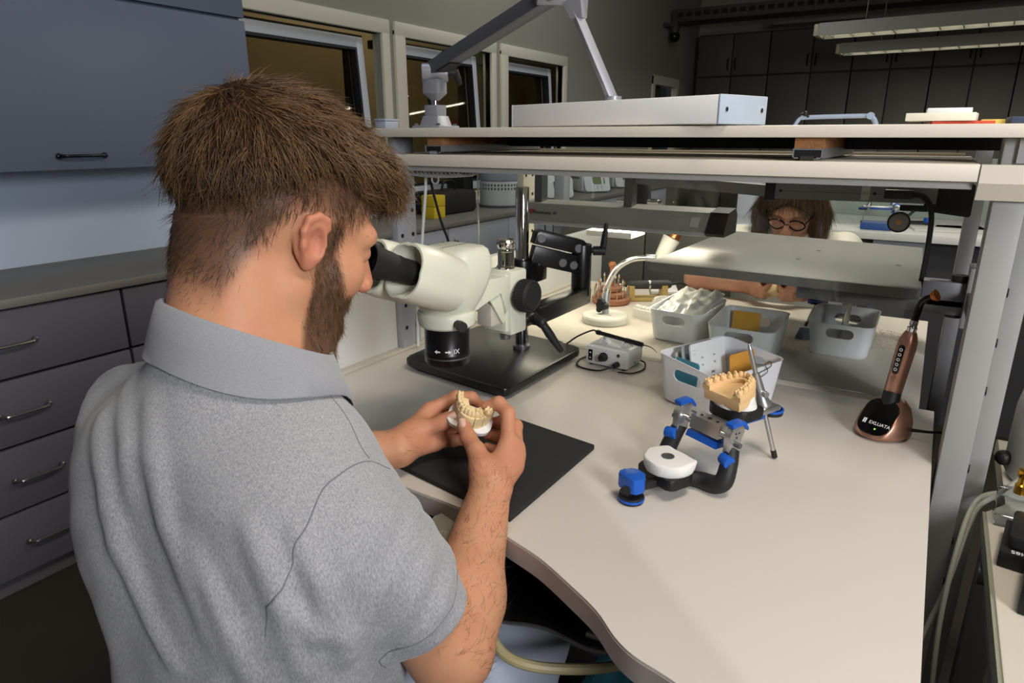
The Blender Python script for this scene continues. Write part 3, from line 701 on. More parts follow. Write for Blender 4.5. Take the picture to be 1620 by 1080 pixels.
# ================================================================== TOOLS BEHIND THE GLASS
t = empty('gooseneck_lamp', (-.668, 1.52, .75), 0, 'round white lamp foot with a chrome gooseneck behind the glass screen', 'lamp')
MB().lathe([(0, 0), (.056, 0), (.058, .002), (.058, .014), (.055, .018), (.02, .021), (0, .021)], seg=48).build('foot', M('chipped white enamel', (214, 214, 204), .45, var=.1, vs=40), t)
MB().cyl((0, 0, .02), (-.004, .008, .07), .0095, bev=.001).build('stem', alu, t)
gn = [Vector((-.673, 1.528, .815)), Vector((-.672, 1.539, .843)), Vector((-.658, 1.562, .881)), Vector((-.630, 1.587, .902)), Vector((-.597, 1.609, .906))]
pts = smooth_path(gn, 14); g = MB(); n = len(pts)
rr = [.0068 + (.0009 if k % 2 else 0) for k in range(n)]
g.tube(pts, .0072, 12); g.build('gooseneck', chrome, t, world=True)
rg_ = MB()
for k in range(1, n-1): rg_.lathe([(.0074, -.0012), (.0083, 0), (.0074, .0012)], pts[k], pts[k+1]-pts[k-1], 12)
o = rg_.build('spiral_rings', chrome, t, world=True); o['kind'] = 'stuff'
MB().cyl((-.602, 1.606, .906), (-.58, 1.62, .905), .009, bev=.001).build('neck_collar', alu, t, world=True)
hd = MB().lathe([(0, 0), (.014, 0), (.016, .004), (.023, .065), (.020, .066), (0, .055)], (-.575, 1.63, .895), (.30, .22, .75), 28).build('lamp_head', M('lamp white', (222, 222, 214), .4), t, world=True)
MB().cyl((-.548, 1.648, .955), (-.536, 1.656, .985), .018, .016, 20).build('copper_cap', M('copper', (190, 120, 80), .25, .9), hd, world=True)
kb = MB()
for k in range(3):
    a = 2*PI*k/3; kb.sph((.0135*math.cos(a), .0135*math.sin(a), .006), (.008, .008, .007), 10)
kb.cyl((0, 0, 0), (0, 0, .012), .013, seg=16); kb2 = kb
bmesh.ops.transform(kb2.bm, matrix=Matrix.Translation((-.672, 1.513, .793)) @ rot_to((-.2, -1, .1)), verts=kb2.bm.verts[:])
kb2.build('star_knob', black_pl, t, world=True)
# bur stand
wood = M('turned wood', (150, 98, 70), .5, var=.3, vs=14, bump=.1, bs=60, stretch=(1, 1, 6))
t = empty('bur_stand', (-.738, 1.715, .75), 0, 'tiered round wooden bur stand with peg handle behind the lamp foot', 'bur stand')
def tier(r, z0, z1, n_): return MB().lathe([(0, z0), (r-.004, z0), (r, z0+.004), (r, z1-.003), (r-.003, z1), (0, z1)], seg=36).build(n_, wood, t)
tier(.054, 0, .018, 'bottom_tier'); tier(.042, .018, .033, 'middle_tier'); tier(.029, .033, .048, 'top_tier')
MB().lathe([(0, .048), (.007, .048), (.006, .06), (.0065, .085), (.005, .098), (.009, .102), (.011, .108), (.009, .114), (0, .117)], seg=20).build('peg_handle', M('peg wood', (176, 112, 70), .4, var=.2), t)
bur_cols = [M('bur steel', (190, 188, 180), .25, .9), M('bur tip brown', (150, 90, 60), .6), M('bur tip white', (220, 220, 214), .6), M('bur tip gold', (200, 160, 80), .4, .6)]
nb = 0
for (r, z, n_, tn) in ((.048, .018, 16, 'bottom'), (.0355, .033, 12, 'middle'), (.022, .048, 8, 'top')):
    for k in range(n_):
        a = 2*PI*k/n_+r*40; x, y = r*math.cos(a), r*math.sin(a); L_ = .018+.008*random.random()
        b = empty('bur', (-.738+x, 1.715+y, .75+z), 0, 'small steel burs on the %s tier of the round wooden stand' % tn, 'bur', 'burs on the %s tier' % tn)
        MB().cyl((0, 0, -.004), (0, 0, L_), .0011, seg=6).build('shank', bur_cols[0], b)
        MB().lathe([(0, L_), (.0018+.0012*random.random(), L_+.002), (.0022, L_+.005), (.0008, L_+.010), (0, L_+.0105)], seg=8).build('bur_tip', bur_cols[1+nb % 3], b); nb += 1
# handpiece on its cradle
t = empty('handpiece_cradle', (-.662, 1.80, .75), math.radians(35), 'yellow plastic cradle holding a dark handpiece', 'cradle')
yel = M('tan plastic', (196, 170, 104), .5)
MB().bx(-.065, .065, -.022, .022, 0, .010, .003).build('base', yel, t)
for x in (-.05, .045): MB().prism([(-.022, 0), (.022, 0), (.018, .034), (.010, .034), (.0, .024), (-.010, .034), (-.018, .034)], -.008, .008, Matrix.Translation((x, 0, .009)) @ Matrix(((0, 0, 1, 0), (1, 0, 0, 0), (0, 1, 0, 0), (0, 0, 0, 1))), .001).build('fork', yel, t)
t = empty('handpiece', (-.662, 1.80, .79), math.radians(35), 'dark grey rotary handpiece lying in the yellow cradle', 'handpiece')
MB().lathe([(0, -.072), (.004, -.072), (.007, -.062), (.0085, -.058), (.0120, -.05), (.0125, .0), (0, .0)], (0, 0, .004), (1, 0, 0), 24).build('front_grip', M('grip grey', (58, 58, 60), .6), t)
MB().lathe([(0, 0), (.0135, 0), (.0135, .005), (0, .005)], (0, 0, .004), (1, 0, 0), 24).build('ring', chrome, t)
MB().lathe([(0, .005), (.013, .005), (.013, .055), (.009, .066), (0, .066)], (0, 0, .004), (1, 0, 0), 24).build('motor_sleeve', MATS['grip grey'], t)
MB().cyl((-.085, 0, .004), (-.07, 0, .004), .004, .003, 12).build('chuck', chrome, t)
MB().tube([(.066, 0, .004), (.10, .01, .004), (.14, .03, -.018), (.17, .05, -.034), (.19, .07, -.036)], .0035, 8, sm=6).build('cable', cable_m, t)

# ================================================================== TEETH MODELS
plaster_w = M('white plaster', (228, 226, 222), .85, var=.03, vs=20, bump=.15, bs=250)
stone_b = M('beige dental stone', (226, 190, 138), .75, var=.06, vs=30, bump=.08, bs=250)
stone_y = M('cream dental stone', (232, 208, 160), .7, var=.05, vs=30, bump=.06, bs=250)
def arch_pts(n, w_, d_, u0=-1., u1=1.):
    out = []
    for k in range(n):
        u = u0+(u1-u0)*k/(n-1); x = w_*math.sin(u*1.45)/math.sin(1.45); y = d_*(math.cos(u*1.45)-math.cos(1.45))/(1-math.cos(1.45))
        out.append((x, y, u))
    return out
def horseshoe(mb, w_, d_, z0, z1, wid, m=None, inner=True):
    n = 26; O = arch_pts(n, w_+wid/2, d_+wid/2); I = arch_pts(n, w_-wid/2, d_-wid*.6)
    poly = [(x, y) for x, y, _ in O]+[(x, max(y, -.0)) for x, y, _ in I[::-1]]
    mb.prism(poly, z0, z1, m); return mb
def teeth(mb, w_, d_, z, h, m=None, n=14, skip=()):
    for k, (x, y, u) in enumerate(arch_pts(n, w_, d_, -.94, .94)):
        if k in skip: continue
        a = abs(u); molar = a > .62; pre = .36 < a <= .62
        tx, ty = x-w_*0, y; P0 = arch_pts(3, w_, d_, u-.02, u+.02); tv = Vector((P0[2][0]-P0[0][0], P0[2][1]-P0[0][1], 0)).normalized()
        rot = Matrix((tv, Vector((-tv.y, tv.x, 0)), Vector((0, 0, 1)))).transposed()
        wd = w_*(.36 if molar else .27 if pre else .26); dp = w_*(.38 if molar else .32 if pre else .22)
        mb.sph((x, y, z+h*.30), (wd*.58, dp*.62, h*.66), 10, m, rot)
        if molar:
            for sx in (-1, 1):
                for sy in (-1, 1): mb.sph(Vector((x, y, z+h*.72))+rot @ Vector((sx*wd*.24, sy*dp*.25, 0)), (wd*.25, dp*.25, h*.32), 8, m)
        elif pre:
            for sy in (-1, 1): mb.sph(Vector((x, y, z+h*.75))+rot @ Vector((0, sy*dp*.24, 0)), (wd*.32, dp*.26, h*.34), 8, m)
        else: mb.sph(Vector((x, y, z+h*.72)), (wd*.5, dp*.30, h*.36), 8, m, rot)
    return mb
def gum_base(w_, d_, z0, z1, palate=True):
    n = 22; O = arch_pts(n, w_*1.16, d_*1.14); poly = [(x, y) for x, y, _ in O]
    mb = MB(); mb.prism(poly, z0, z1, None, .001)
    return mb
# small white plaster models between the cradle and the left bin
t = empty('plaster_model', (-.590, 1.598, .75), math.radians(-20), 'white plaster tooth model lying just left of the pouch bin', 'tooth model')
MB().prism(round_poly([(-.035, -.012), (.035, -.012), (.035, .014), (-.035, .014)], .005), 0, .024, None, .002).build('block', plaster_w, t)
b = MB()
for k in range(6): b.sph((-.029+k*.0115, .0, .026), (.0062, .008, .007), 10)
b.build('teeth', plaster_w, t)
t = empty('plaster_model', (-.590, 1.742, .75), math.radians(20), 'white plaster arch model behind the small white block', 'tooth model')
horseshoe(MB(), .026, .036, 0, .016, .016).build('arch', plaster_w, t); teeth(MB(), .026, .036, .015, .009).build('teeth', plaster_w, t)
o = MB().prism(round_poly([(-.03, -.05), (.035, -.03), (.028, .045), (-.035, .05)], .01), 0, .004, None, .001).build('blue_cloth', M('dark blue cloth', (62, 88, 112), .9, var=.1, vs=60, bump=.3, bs=400)); o.location = (-.20, 1.66, .7503)
tag(o, 'folded dark blue cloth between the second bin and the lone bin', 'cloth')
o = MB().bx(-.04, .04, -.05, .05, 0, .010, .002).build('white_tray', white_pl); o.location = (-.66, 1.93, .7503) ; o.rotation_euler = (0, 0, .4)
tag(o, 'white plastic tray behind the handpiece cradle', 'tray')

# ================================================================== CURING LIGHT
rose = M('rose gold metal', (176, 132, 112), .32, .75, var=.03, vs=20)
t = empty('charging_base', (-.016, 1.135, .75), math.radians(-24), 'rose gold charging base of the curing light, near the right bench edge', 'charging base')
def oval(a, b, z, dy=0, n=36): return [(a*math.cos(2*PI*k/n), dy+b*math.sin(2*PI*k/n)*(1. if math.sin(2*PI*k/n) > 0 else 1.05), z) for k in range(n)]
MB().loft([oval(.034, .040, .002), oval(.0385, .045, .006), oval(.0385, .045, .012), oval(.036, .041, .028, .003), oval(.030, .033, .043, .008), oval(.021, .022, .053, .012), oval(.012, .012, .056, .014)]).build('shell', rose, t, ang=60)
# sloping glossy front
shell = t.children[-1]
Fc = frame_at((0, -.0215, .0330), (1, 0, 0), (0, .60, .66))
cut(shell, MB().bx(-.1, .1, -.1, .1, 0, .1, m=Fc), 60)
pnl = MB().prism([(x*1, y) for x, y in rrect(.050, .062, .018, 6)], -.003, .0012, Fc, .0005).build('display_panel', black_gloss, t)
Ft = Fc @ Matrix.Translation((0, 0, .0014))
text('brand_text', 'EXLUATA', .0075, white_txt, pnl, Ft @ Matrix.Translation((.008, -.012, 0)), .0001)
MB().bx(-.0145, -.0125, -.0155, -.0085, 0, .0003, m=Ft).bx(-.0175, -.0155, -.0155, -.0085, 0, .0003, m=Ft).bx(-.0175, -.0125, -.009, -.0075, 0, .0003, m=Ft).bx(-.0175, -.0125, -.013, -.0118, 0, .0003, m=Ft).build('logo', white_txt, pnl)
MB().bx(.004, .006, -.022, -.020, 0, .0005, m=Ft).build('status_light', M('green led', (120, 220, 60), .5, emit=(120, 240, 60), es=2), pnl)
MB().cyl((0, .006, .044), (.0, .0105, .068), .0145, .0125, 24).build('socket', black_pl, t)
MB().cyl((0, -.002, 0), (0, -.002, .003), .03, seg=24).build('foot_pad', rubber, t)
MB().tube([(.036, .012, .016), (.055, .02, .018), (.075, .05, .012), (.085, .08, -.03), (.08, .11, -.12)], [.003, .0022, .0022, .0022, .0022], 8, sm=6).build('cable', cable_m, t)
t = empty('curing_light', (-.012, 1.148, .815), 0, 'rose gold pen-shaped curing light standing upright in its base', 'curing light', None, (math.radians(-3), math.radians(5), math.radians(-24)))
MB().lathe([(0, -.012), (.0105, -.012), (.0105, .0), (.0125, .0), (.0128, .003), (.0130, .03), (.0136, .075), (.0128, .088), (.0095, .098), (.0075, .102), (0, .102)], seg=32).build('body', rose, t)
MB().lathe([(0, -.014), (.0128, -.014), (.0128, .001), (0, .001)], seg=32).build('lower_sleeve', black_pl, t)
pn = MB().prism(rrect(.0095, .048, .0047, 6), 0, .0016, frame_at((0, -.0128, .058), (1, 0, 0), (0, -.02, 1)) , .0005).build('button_panel', black_gloss, t)
for k in range(5):
    MB().lathe([(.0016, 0), (.0024, 0), (.0024, .0003), (.0016, .0003)], (0, -.01455, .042+k*.008), (0, -1, 0), 14).build('button_ring', white_txt, pn)
MB().prism(rrect(.008, .006, .0028, 5), 0, .0012, frame_at((0, -.0127, .027), (1, 0, 0), (0, 0, 1))).build('power_button', rose, t)
MB().lathe([(0, .102), (.0065, .102), (.007, .108), (.0058, .110), (.0058, .120), (0, .120)], seg=24).build('chrome_collar', chrome, t)
MB().tube([(0, 0, .118), (0, .001, .136), (.001, .001, .146), (.006, .0, .155), (.014, -.001, .161)], [.0052, .0052, .005, .0045, .0042], 12, sm=5).build('light_guide', black_gloss, t)
MB().cyl((.014, -.001, .161), (.020, -.001, .165), .006, .009, 16).build('orange_tip', M('orange filter', (214, 120, 30), .35, trans=.3), t)

# ================================================================== ARTICULATOR (its upper arm folded back, teeth upwards)
art_al = M('articulator aluminium', (188, 188, 186), .3, .85, var=.05)
art_bk = M('carbon black', (30, 30, 31), .5, var=.3, vs=400, bump=.25, bs=700)
art_bl = M('anodised blue', (24, 90, 190), .35, .1)
def articulator(loc, rz, label, cat_group, models=True):
    t = empty('articulator', loc, rz, label, 'articulator')
    # lower frame: bar, cross tube, two uprights
    MB().tube([(0, -.124, .016), (0, -.10, .016), (0, -.05, .014), (.0, -.02, .013)], [.012, .010, .011, .013], 12, sm=3, flat=.6).build('lower_bar', art_bk, t)
    for s in (-1, 1):
        MB().tube([(0, -.030, .013), (s*.022, -.010, .011), (s*.042, -.006, .013), (s*.052, -.001, .022), (s*.050, .008, .044), (s*.046, .015, .060)], [.010, .0115, .0125, .0125, .0115, .010], 14, sm=5).build('upright', art_bk, t)
    f = MB().cyl((0, -.112, 0), (0, -.112, .004), .016, bev=.001).cyl((0, -.112, .006), (0, -.112, .009), .0165, bev=.001).build('front_foot', art_bk, t)
    MB().cyl((0, -.112, .0035), (0, -.112, .0065), .0172, seg=28).build('foot_ring', art_bl, f)
    MB().prism(round_poly([(-.016, -.013), (.016, -.013), (.0175, .004), (.008, .013), (-.008, .013), (-.0175, .004)], .004), .0, .020, Matrix.Translation((0, -.110, .018)), .002).build('blue_block', art_bl, t)
    # hinge
    hz, hy = .076, .022
    hb = MB().prism([(-.012, -.010), (.010, -.010), (.013, -.002), (.010, .009), (-.010, .009)], -.026, .026, Matrix.Translation((0, hy, hz)) @ Matrix(((0, 0, 1, 0), (1, 0, 0, 0), (0, 1, 0, 0), (0, 0, 0, 1))), .0015).build('hinge_block', art_al, t)
    for x, r in ((-.014, .0022), (0, .0034), (.014, .0022)): MB().cyl((x, hy-.001, hz+.0085), (x, hy-.001, hz+.0096), r, seg=14).build('screw_hole', black_pl, hb)
    MB().cyl((-.046, hy-.006, hz-.002), (.046, hy-.006, hz-.002), .0042, seg=16).build('axle', chrome, t)
    MB().prism([(-.012, -.014), (.014, -.014), (.010, -.006), (-.008, -.006)], -.028, .028, Matrix.Translation((0, hy-.004, hz-.008)) @ Matrix(((0, 0, 1, 0), (1, 0, 0, 0), (0, 1, 0, 0), (0, 0, 0, 1))), .001).build('hinge_cover', art_bl, t)
    for s in (-1, 1):
        m = Matrix.Translation((s*.046, hy-.006, hz)) @ Matrix(((0, 0, 1, 0), (1, 0, 0, 0), (0, 1, 0, 0), (0, 0, 0, 1)))
        b = MB().prism(round_poly([(-.012, -.024), (.008, -.024), (.010, -.002), (.016, .010), (.010, .018), (-.006, .016), (-.012, .006)], .003), -.005, .005, m, .001).build('side_bracket', art_al, t)
        MB().prism(round_poly([(-.010, .0165), (.010, .018), (.020, .008), (.021, .012), (.012, .023), (-.010, .022)], .001), -.0062, .0062, m, .001).build('blue_cap', art_bl, b)
        for y, z in ((-.002, .008), (.004, .008), (.0, .002)): MB().cyl((s*.051, hy-.006+y, hz+z), (s*.0516, hy-.006+y, hz+z), .0013, seg=8).build('small_hole', black_pl, b)
        MB().cyl((s*.051, hy-.008, hz-.006), (s*.060, hy-.008, hz-.006), .0035, seg=12).build('pin_screw', brass if False else steel, b)
        MB().cyl((s*.042, hy-.018, hz-.026), (s*.058, hy-.022, hz-.028), .0085, seg=18, bev=.0015).build('blue_screw', art_bl, t)
    # upper arm folded back
    MB().bx(-.015, .015, hy, .150, hz-.002, hz+.006, .0015).build('upper_arm', art_al, t)
    ua = t.children[-1]
    MB().bx(-.013, .013, hy+.01, .12, hz-.009, hz-.002, .001).build('upper_trim', art_bl, t)
    MB().cyl((0, .148, hz-.012), (0, .148, hz-.003), .017, bev=.002).build('incisal_foot', art_bk, t)
    MB().cyl((0, .148, hz-.006), (0, .148, hz-.003), .0176, seg=28).build('foot_ring', art_bl, t.children[-1])
    MB().bx(-.004, .004, .098, .124, hz+.0055, hz+.0064).build('arm_slot', black_pl, ua)
    lean = Vector((-.020, -.024, .10)).normalized(); P = Vector((.002, .126, hz+.006))
    MB().lathe([(0, 0), (.0125, 0), (.0125, .003), (.0095, .010), (.0075, .022), (.0062, .040), (.0052, .050), (0, .050)], P, lean, 24).build('pin_holder', art_al, t)
    ph = t.children[-1]
    MB().cyl(P+lean*.022+Vector((.006, 0, 0)), P+lean*.022+Vector((.014, -.002, 0)), .0042, seg=12).build('set_screw', art_al, ph)
    pe = P+lean*.088; pb = P-lean*((P.z-.0025)/lean.z)
    MB().lathe([(0, 0), (.0034, 0), (.0034, (pe-pb).length-.010), (.002, (pe-pb).length-.002), (0, (pe-pb).length)], pb+lean*.008, pe-pb, 14).build('incisal_pin', art_al, t)
    MB().cyl(pb, pb+lean*.012, .0040, seg=12).build('pin_tip', black_pl, t)
    if not models: return t
    for (y0, z0, nm, mw) in ((-.052, .016, 'lower_mount', 1), (.068, hz+.006, 'upper_mount', -1)):
        MB().prism(round_poly([(-.026, -.020), (.026, -.020), (.026, .012), (.014, .022), (-.014, .022), (-.026, .012)], .006), 0, .013, Matrix.Translation((0, y0, z0)) @ Matrix.Diagonal((1.24, 1.24, 1.15, 1)) @ Matrix.Rotation(0 if mw > 0 else PI, 4, 'Z'), .002).build('mounting_plate', black_pl, t)
    # lower white plaster cast
    n = 30; rgs = []
    for z, s in ((0, .94), (.004, 1.0), (.012, 1.03), (.014, .99), (.0145, .9)):
        rgs.append([(s*(.029*math.cos(a))*(1+.02*math.sin(5*a+z*300)), s*(.026*math.sin(a) if math.sin(a) < 0 else .022*min(1, math.sin(a)*1.8))*(1+.02*math.cos(7*a+z*200)), z) for a in [2*PI*k/n for k in range(n)]])
    pl = MB().loft(rgs, Matrix.Translation((0, -.052, .030)) @ Matrix.Diagonal((1.12, 1.12, 1.2, 1))).build('lower_plaster', plaster_w, t, ang=50)
    pd_ = MB().lathe([(0, 0), (.0085, 0), (.0085, .0008), (.006, .0009), (.006, .0003), (0, .0003)], (0, -.052, .0476), seg=24).build('magnet_plate', steel, pl)
    # upper plaster and beige arch with teeth pointing up
    rgs = []
    for z, s in ((0, 1.0), (.006, .96), (.014, .9), (.020, .88), (.022, .84)):
        rgs.append([(s*.031*math.cos(a)*(1+.035*math.sin(5*a+z*260)), s*.028*math.sin(a)*(1+.03*math.cos(6*a+z*150)), z) for a in [2*PI*k/n for k in range(n)]])
    Tm = Matrix.Translation((0, .068, hz+.0185)) @ Matrix.Diagonal((1, 1, .75, 1)) @ Matrix.Rotation(math.radians(8), 4, 'X')
    MB().loft(rgs, Tm).build('upper_plaster', plaster_w, t, ang=50)
    # the arch opens towards the hinge
    Tt = Matrix.Translation((0, .040, hz+.030)) @ Matrix.Rotation(math.radians(10), 4, 'X')
    w_, d_ = .0265, .052
    g = gum_base(w_, d_, -.006, .010); bmesh.ops.transform(g.bm, matrix=Tt, verts=g.bm.verts[:])
    gm = g.build('stone_arch', stone_b, t, ang=40)
    hs = MB(); horseshoe(hs, w_, d_, .009, .0165, .013, Tt); hs.build('gum_ridge', stone_b, gm, ang=60)
    tt = MB(); teeth(tt, w_, d_, .0155, .0085, Tt); tt.build('teeth', stone_b, gm, ang=60)
    return t
ARZ = math.radians(-27)
articulator((-.224, .832, .75), ARZ, 'black and blue dental articulator lying open with plaster models, on the near bench', None)
articulator((-.16, 1.86, .75), math.radians(160), 'second articulator partly hidden behind the lone white bin', None, models=False)

# ================================================================== LAMPS, HOSES AND THINGS ON OR UNDER THE SHELVES
lamp_w = M('lamp white enamel', (244, 242, 240), .35, var=.02)
lamp_g = M('lamp grey', (150, 152, 160), .4, .35, var=.03)
lamp_d = M('lamp arm dark grey', (96, 96, 102), .4, .4, var=.03)
t = empty('arm_lamp', (-.928, 1.185, 1.2142), 0, 'large jointed grey lamp on the upper shelf with a flat white rectangular head', 'lamp')
MB().bx(-.965, -.893, 1.150, 1.222, 1.2142, 1.221, .002).build('foot_plate', lamp_g, t, world=True)
fp = t.children[-1]
for x, y in ((-.958, 1.157), (-.90, 1.157), (-.958, 1.215), (-.90, 1.215)): MB().cyl((x, y, 1.221), (x, y, 1.225), .004, seg=8).build('screw', chrome, fp, world=True)
px, py = -.928, 1.185
MB().loft([ring(.050, .050, .003, 1.221, px, py, 2), ring(.040, .040, .003, 1.240, px, py, 2), ring(.034, .034, .003, 1.2405, px, py, 2), ring(.034, .034, .003, 1.262, px, py, 2)]).build('socket', lamp_g, t, world=True)
MB().cyl((px, py, 1.262), (px, py, 1.272), .007).build('pivot_pin', chrome, t, world=True)
MB().loft([ring(.012, .012, .003, 1.270, px, py, 2), ring(.040, .034, .003, 1.285, px, py, 2), ring(.040, .034, .003, 1.312, px, py, 2)]).build('knuckle', lamp_g, t, world=True)
MB().cyl((px-.022, py-.014, 1.326), (px+.022, py+.018, 1.326), .018, seg=28, bev=.002).build('joint_drum', lamp_g, t, world=True)
jd = t.children[-1]
MB().cyl((px-.0235, py-.0152, 1.326), (px-.0218, py-.0138, 1.326), .010, seg=20).build('joint_cap', black_pl, jd, world=True)
MB().cyl((px+.022, py+.018, 1.326), (px+.034, py+.027, 1.326), .008).tube([(px+.033, py+.026, 1.330), (px+.038, py+.030, 1.315), (px+.042, py+.033, 1.302)], [.008, .007, .004], 8).build('clamp_lever', black_pl, t, world=True)
E0 = Vector((px+.004, py, 1.336)); E1 = Vector((-.592, 1.075, 1.424))
dv = E1-E0; fm = frame_at(E0, dv, Vector((0, 0, 1)).cross(dv)); L_ = dv.length
sec = [(-.017, -.014), (.017, -.014), (.013, .014), (-.013, .014)]
MB().loft([[(x, a, b) for a, b in round_poly(sec, .004, 2)] for x in (-.018, L_+.01)], fm).build('lower_arm', lamp_d, t, world=True)
MB().loft([[(.02, a, b) for a, b in ((-.014, -.0145), (.014, -.0145), (.014, -.0165), (-.014, -.0165))], [(.07, a, b) for a, b in ((-.014, -.0145), (.014, -.0145), (.014, -.0165), (-.014, -.0165))]], fm).build('cable_clip', black_pl, t, world=True)
MB().tube([(px-.02, py+.02, 1.222), (px-.028, py+.018, 1.26), (px-.026, py+.012, 1.31), (px-.006, py+.008, 1.348), (px+.03, py, 1.365), tuple(E0+dv*.14+Vector((0, 0, .016)))], .0035, 8, sm=8).build('cable', cable_m, t, world=True)
MB().cyl(E1+Vector((-.02, -.016, 0)), E1+Vector((.022, .016, 0)), .017, seg=24, bev=.002).build('elbow_drum', lamp_g, t, world=True)
S0 = E1+Vector((.026, .012, -.002)); S1 = Vector((-.492, 1.115, 1.258))
MB().loft([[tuple(S0+Vector(v)) for v in ((-.022, -.014, .014), (.024, -.014, .018), (.030, .014, .018), (-.018, .014, .014))], [tuple(S0+(S1-S0)*.22+Vector(v)) for v in ((-.012, -.009, 0), (.010, -.009, 0), (.010, .009, 0), (-.012, .009, 0))]]).build('elbow_bracket', lamp_g, t, world=True)
sm_ = frame_at(S0, S1-S0, Vector((1, 1, 0))); sl = (S1-S0).length
MB().loft([[(x, a, b) for a, b in round_poly([(-.0075, -.007), (.0075, -.007), (.0075, .007), (-.0075, .007)], .002, 2)] for x in (.02, sl)], sm_).build('upper_arm', lamp_g, t, world=True)
MB().cyl(S1+Vector((0, 0, -.004)), S1+Vector((0, 0, .006)), .014, seg=20).build('head_pivot', lamp_g, t, world=True)
la = math.atan2(.998-1.146, -.279+.713); hx, hyy = -.496+.06*.32, 1.072+.06*.95
lm = Matrix.Translation((hx, hyy, 1.2362)) @ Matrix.Rotation(la, 4, 'Z')
HL = .456
MB().box((0, 0, 0), (HL, .12, .039), lm, .002).build('lamp_head', lamp_w, t, world=True)
lh = t.children[-1]
for e in (-1, 1):
    c_ = MB().box((e*(HL/2+.0015), 0, 0), (.003, .121, .040), lm, .001).build('end_cap', M('lamp cap blue grey', (176, 190, 206), .45), lh, world=True)
    for y in (-.045, .045): MB().cyl((e*(HL/2+.003), y, 0), (e*(HL/2+.0045), y, 0), .0035, seg=10, m=lm).build('cap_screw', chrome, t, world=True)
MB().box((0, 0, -.0198), (HL-.03, .10, .001), lm).build('diffuser', M('lamp diffuser', (240, 240, 238), .5), lh, world=True)
t = empty('junction_box', (-.985, 1.16, 1.2142), 0, 'small blue-grey junction box at the left end of the upper shelf', 'junction box')
MB().bx(-.972, -.944, 1.045, 1.085, 1.2142, 1.2285, .002).build('box', M('junction grey', (140, 150, 164), .5), t, world=True)
MB().bx(-.973, -.943, 1.044, 1.086, 1.2285, 1.2325, .001).build('lid', MATS['junction grey'], t, world=True)
# things at the right end of the upper shelf
for i, (x, y, z, rz, w_, d_, h_, c, lab) in enumerate((
    (.012, 1.20, 1.2142, .1, .075, .06, .006, (196, 70, 44), 'red booklet at the bottom of the paper pile on the upper shelf'),
    (-.012, 1.19, 1.2203, -.08, .085, .055, .011, (226, 224, 206), 'thick cream paper pad on top of the red booklet'),
    (-.005, 1.21, 1.2314, .05, .055, .05, .007, (222, 224, 228), 'small white note block on top of the paper pile'),
    (.050, 1.21, 1.2142, 0, .028, .05, .008, (214, 190, 90), 'yellow printed box between the paper pile and the blue folder'),
    (.091, 1.20, 1.2142, .05, .046, .06, .011, (56, 66, 92), 'dark blue folder lying on the upper shelf'))):
    o = MB().box((0, 0, h_/2), (w_, d_, h_), bev=.001).build('paper_pad' if i in (1, 2) else 'booklet', M('booklet%d' % i, c, .7)); o.location = (x, y, z); o.rotation_euler = (0, 0, rz); tag(o, lab, 'booklet')
t = empty('clear_cup', (.150, 1.22, 1.2142), 0, 'smoky clear plastic cup at the far right of the upper shelf', 'cup')
MB().lathe([(0, 0), (.026, 0), (.029, .042), (.0275, .042), (.0248, .002), (0, .002)], seg=28).build('cup', glass_material('smoky plastic', (.5, .52, .55, 1), .9, .1, 0), t)
t = empty('feather_brush', (.128, 1.215, 1.2142), 0, 'tuft of pale bristles standing left of the clear cup', 'brush')
MB().cyl((0, 0, 0), (0, 0, .022), .008, .006, 12).build('handle', M('brush red', (170, 70, 50), .5), t)
for k in range(9):
    a = (k-4)*.16; MB().tube([(0, 0, .02), (a*.02, 0, .032), (a*.055, .004*(k % 3-1), .042-.006*abs(a))], [.0014, .0012, .0004], 6, sm=3).build('bristle', white_pl, t)
t = empty('shelf_lamp_arm', (-.2, 1.38, 1.2142), 0, 'small folded pale blue tube arm lamp standing on the rear of the upper shelf', 'lamp')
aw = M('pale blue enamel', (150, 166, 190), .4)
MB().tube([(-.245, 1.375, 1.214), (-.238, 1.375, 1.228), (-.228, 1.375, 1.232), (-.15, 1.375, 1.2335), (-.12, 1.375, 1.2335)], .004, 10, sm=4).build('upper_tube', aw, t, world=True)
MB().tube([(-.12, 1.375, 1.2335), (-.113, 1.375, 1.226), (-.108, 1.375, 1.214)], .0042, 10, sm=4).build('lower_tube', aw, t, world=True)
MB().cyl((-.12, 1.368, 1.2335), (-.12, 1.382, 1.2335), .006, seg=14).build('joint', aw, t, world=True)
MB().tube([(-.25, 1.372, 1.2145), (-.24, 1.372, 1.232), (-.228, 1.372, 1.239), (-.22, 1.372, 1.2325)], .0022, 8, sm=5).sph((-.226, 1.372, 1.2385), .0045, 8).build('cable', cable_m, t, world=True)

# coiled hose and cords on the left under the shelf
hose_m = M('clear grey hose', (190, 194, 198), .3)
t = empty('coiled_hose', (-.88, 1.10, 1.12), 0, 'pale coiled air hose hanging under the left end of the lower shelf', 'hose')
P = []
for k in range(15*16+1):
    a = 2*PI*k/16; u = k/(15*16.); P.append((-.925+.135*u+.010*math.cos(a), 1.09+.02*math.cos(a)+.02*u, 1.1345+.0095*math.sin(a)-.004*math.sin(PI*u)))
MB().tube(P, .0019, 6).build('coil', hose_m, t, world=True)
t = empty('hanging_ring', (-.88, 1.10, 1.12), 0, 'small pale hose loop hanging under the coiled hose', 'ring')
R_ = [( -.868+.0085*math.cos(a), 1.10, 1.116+.0085*math.sin(a)) for a in [2*PI*k/20 for k in range(21)]]
MB().tube(R_, .0021, 8).tube([(-.868, 1.10, 1.1245), (-.868, 1.10, 1.136)], .0019, 6).build('loop', hose_m, t, world=True)
t = empty('power_cable', (-.92, 1.12, .76), 0, 'white cable running down beside the left perforated post', 'cable')
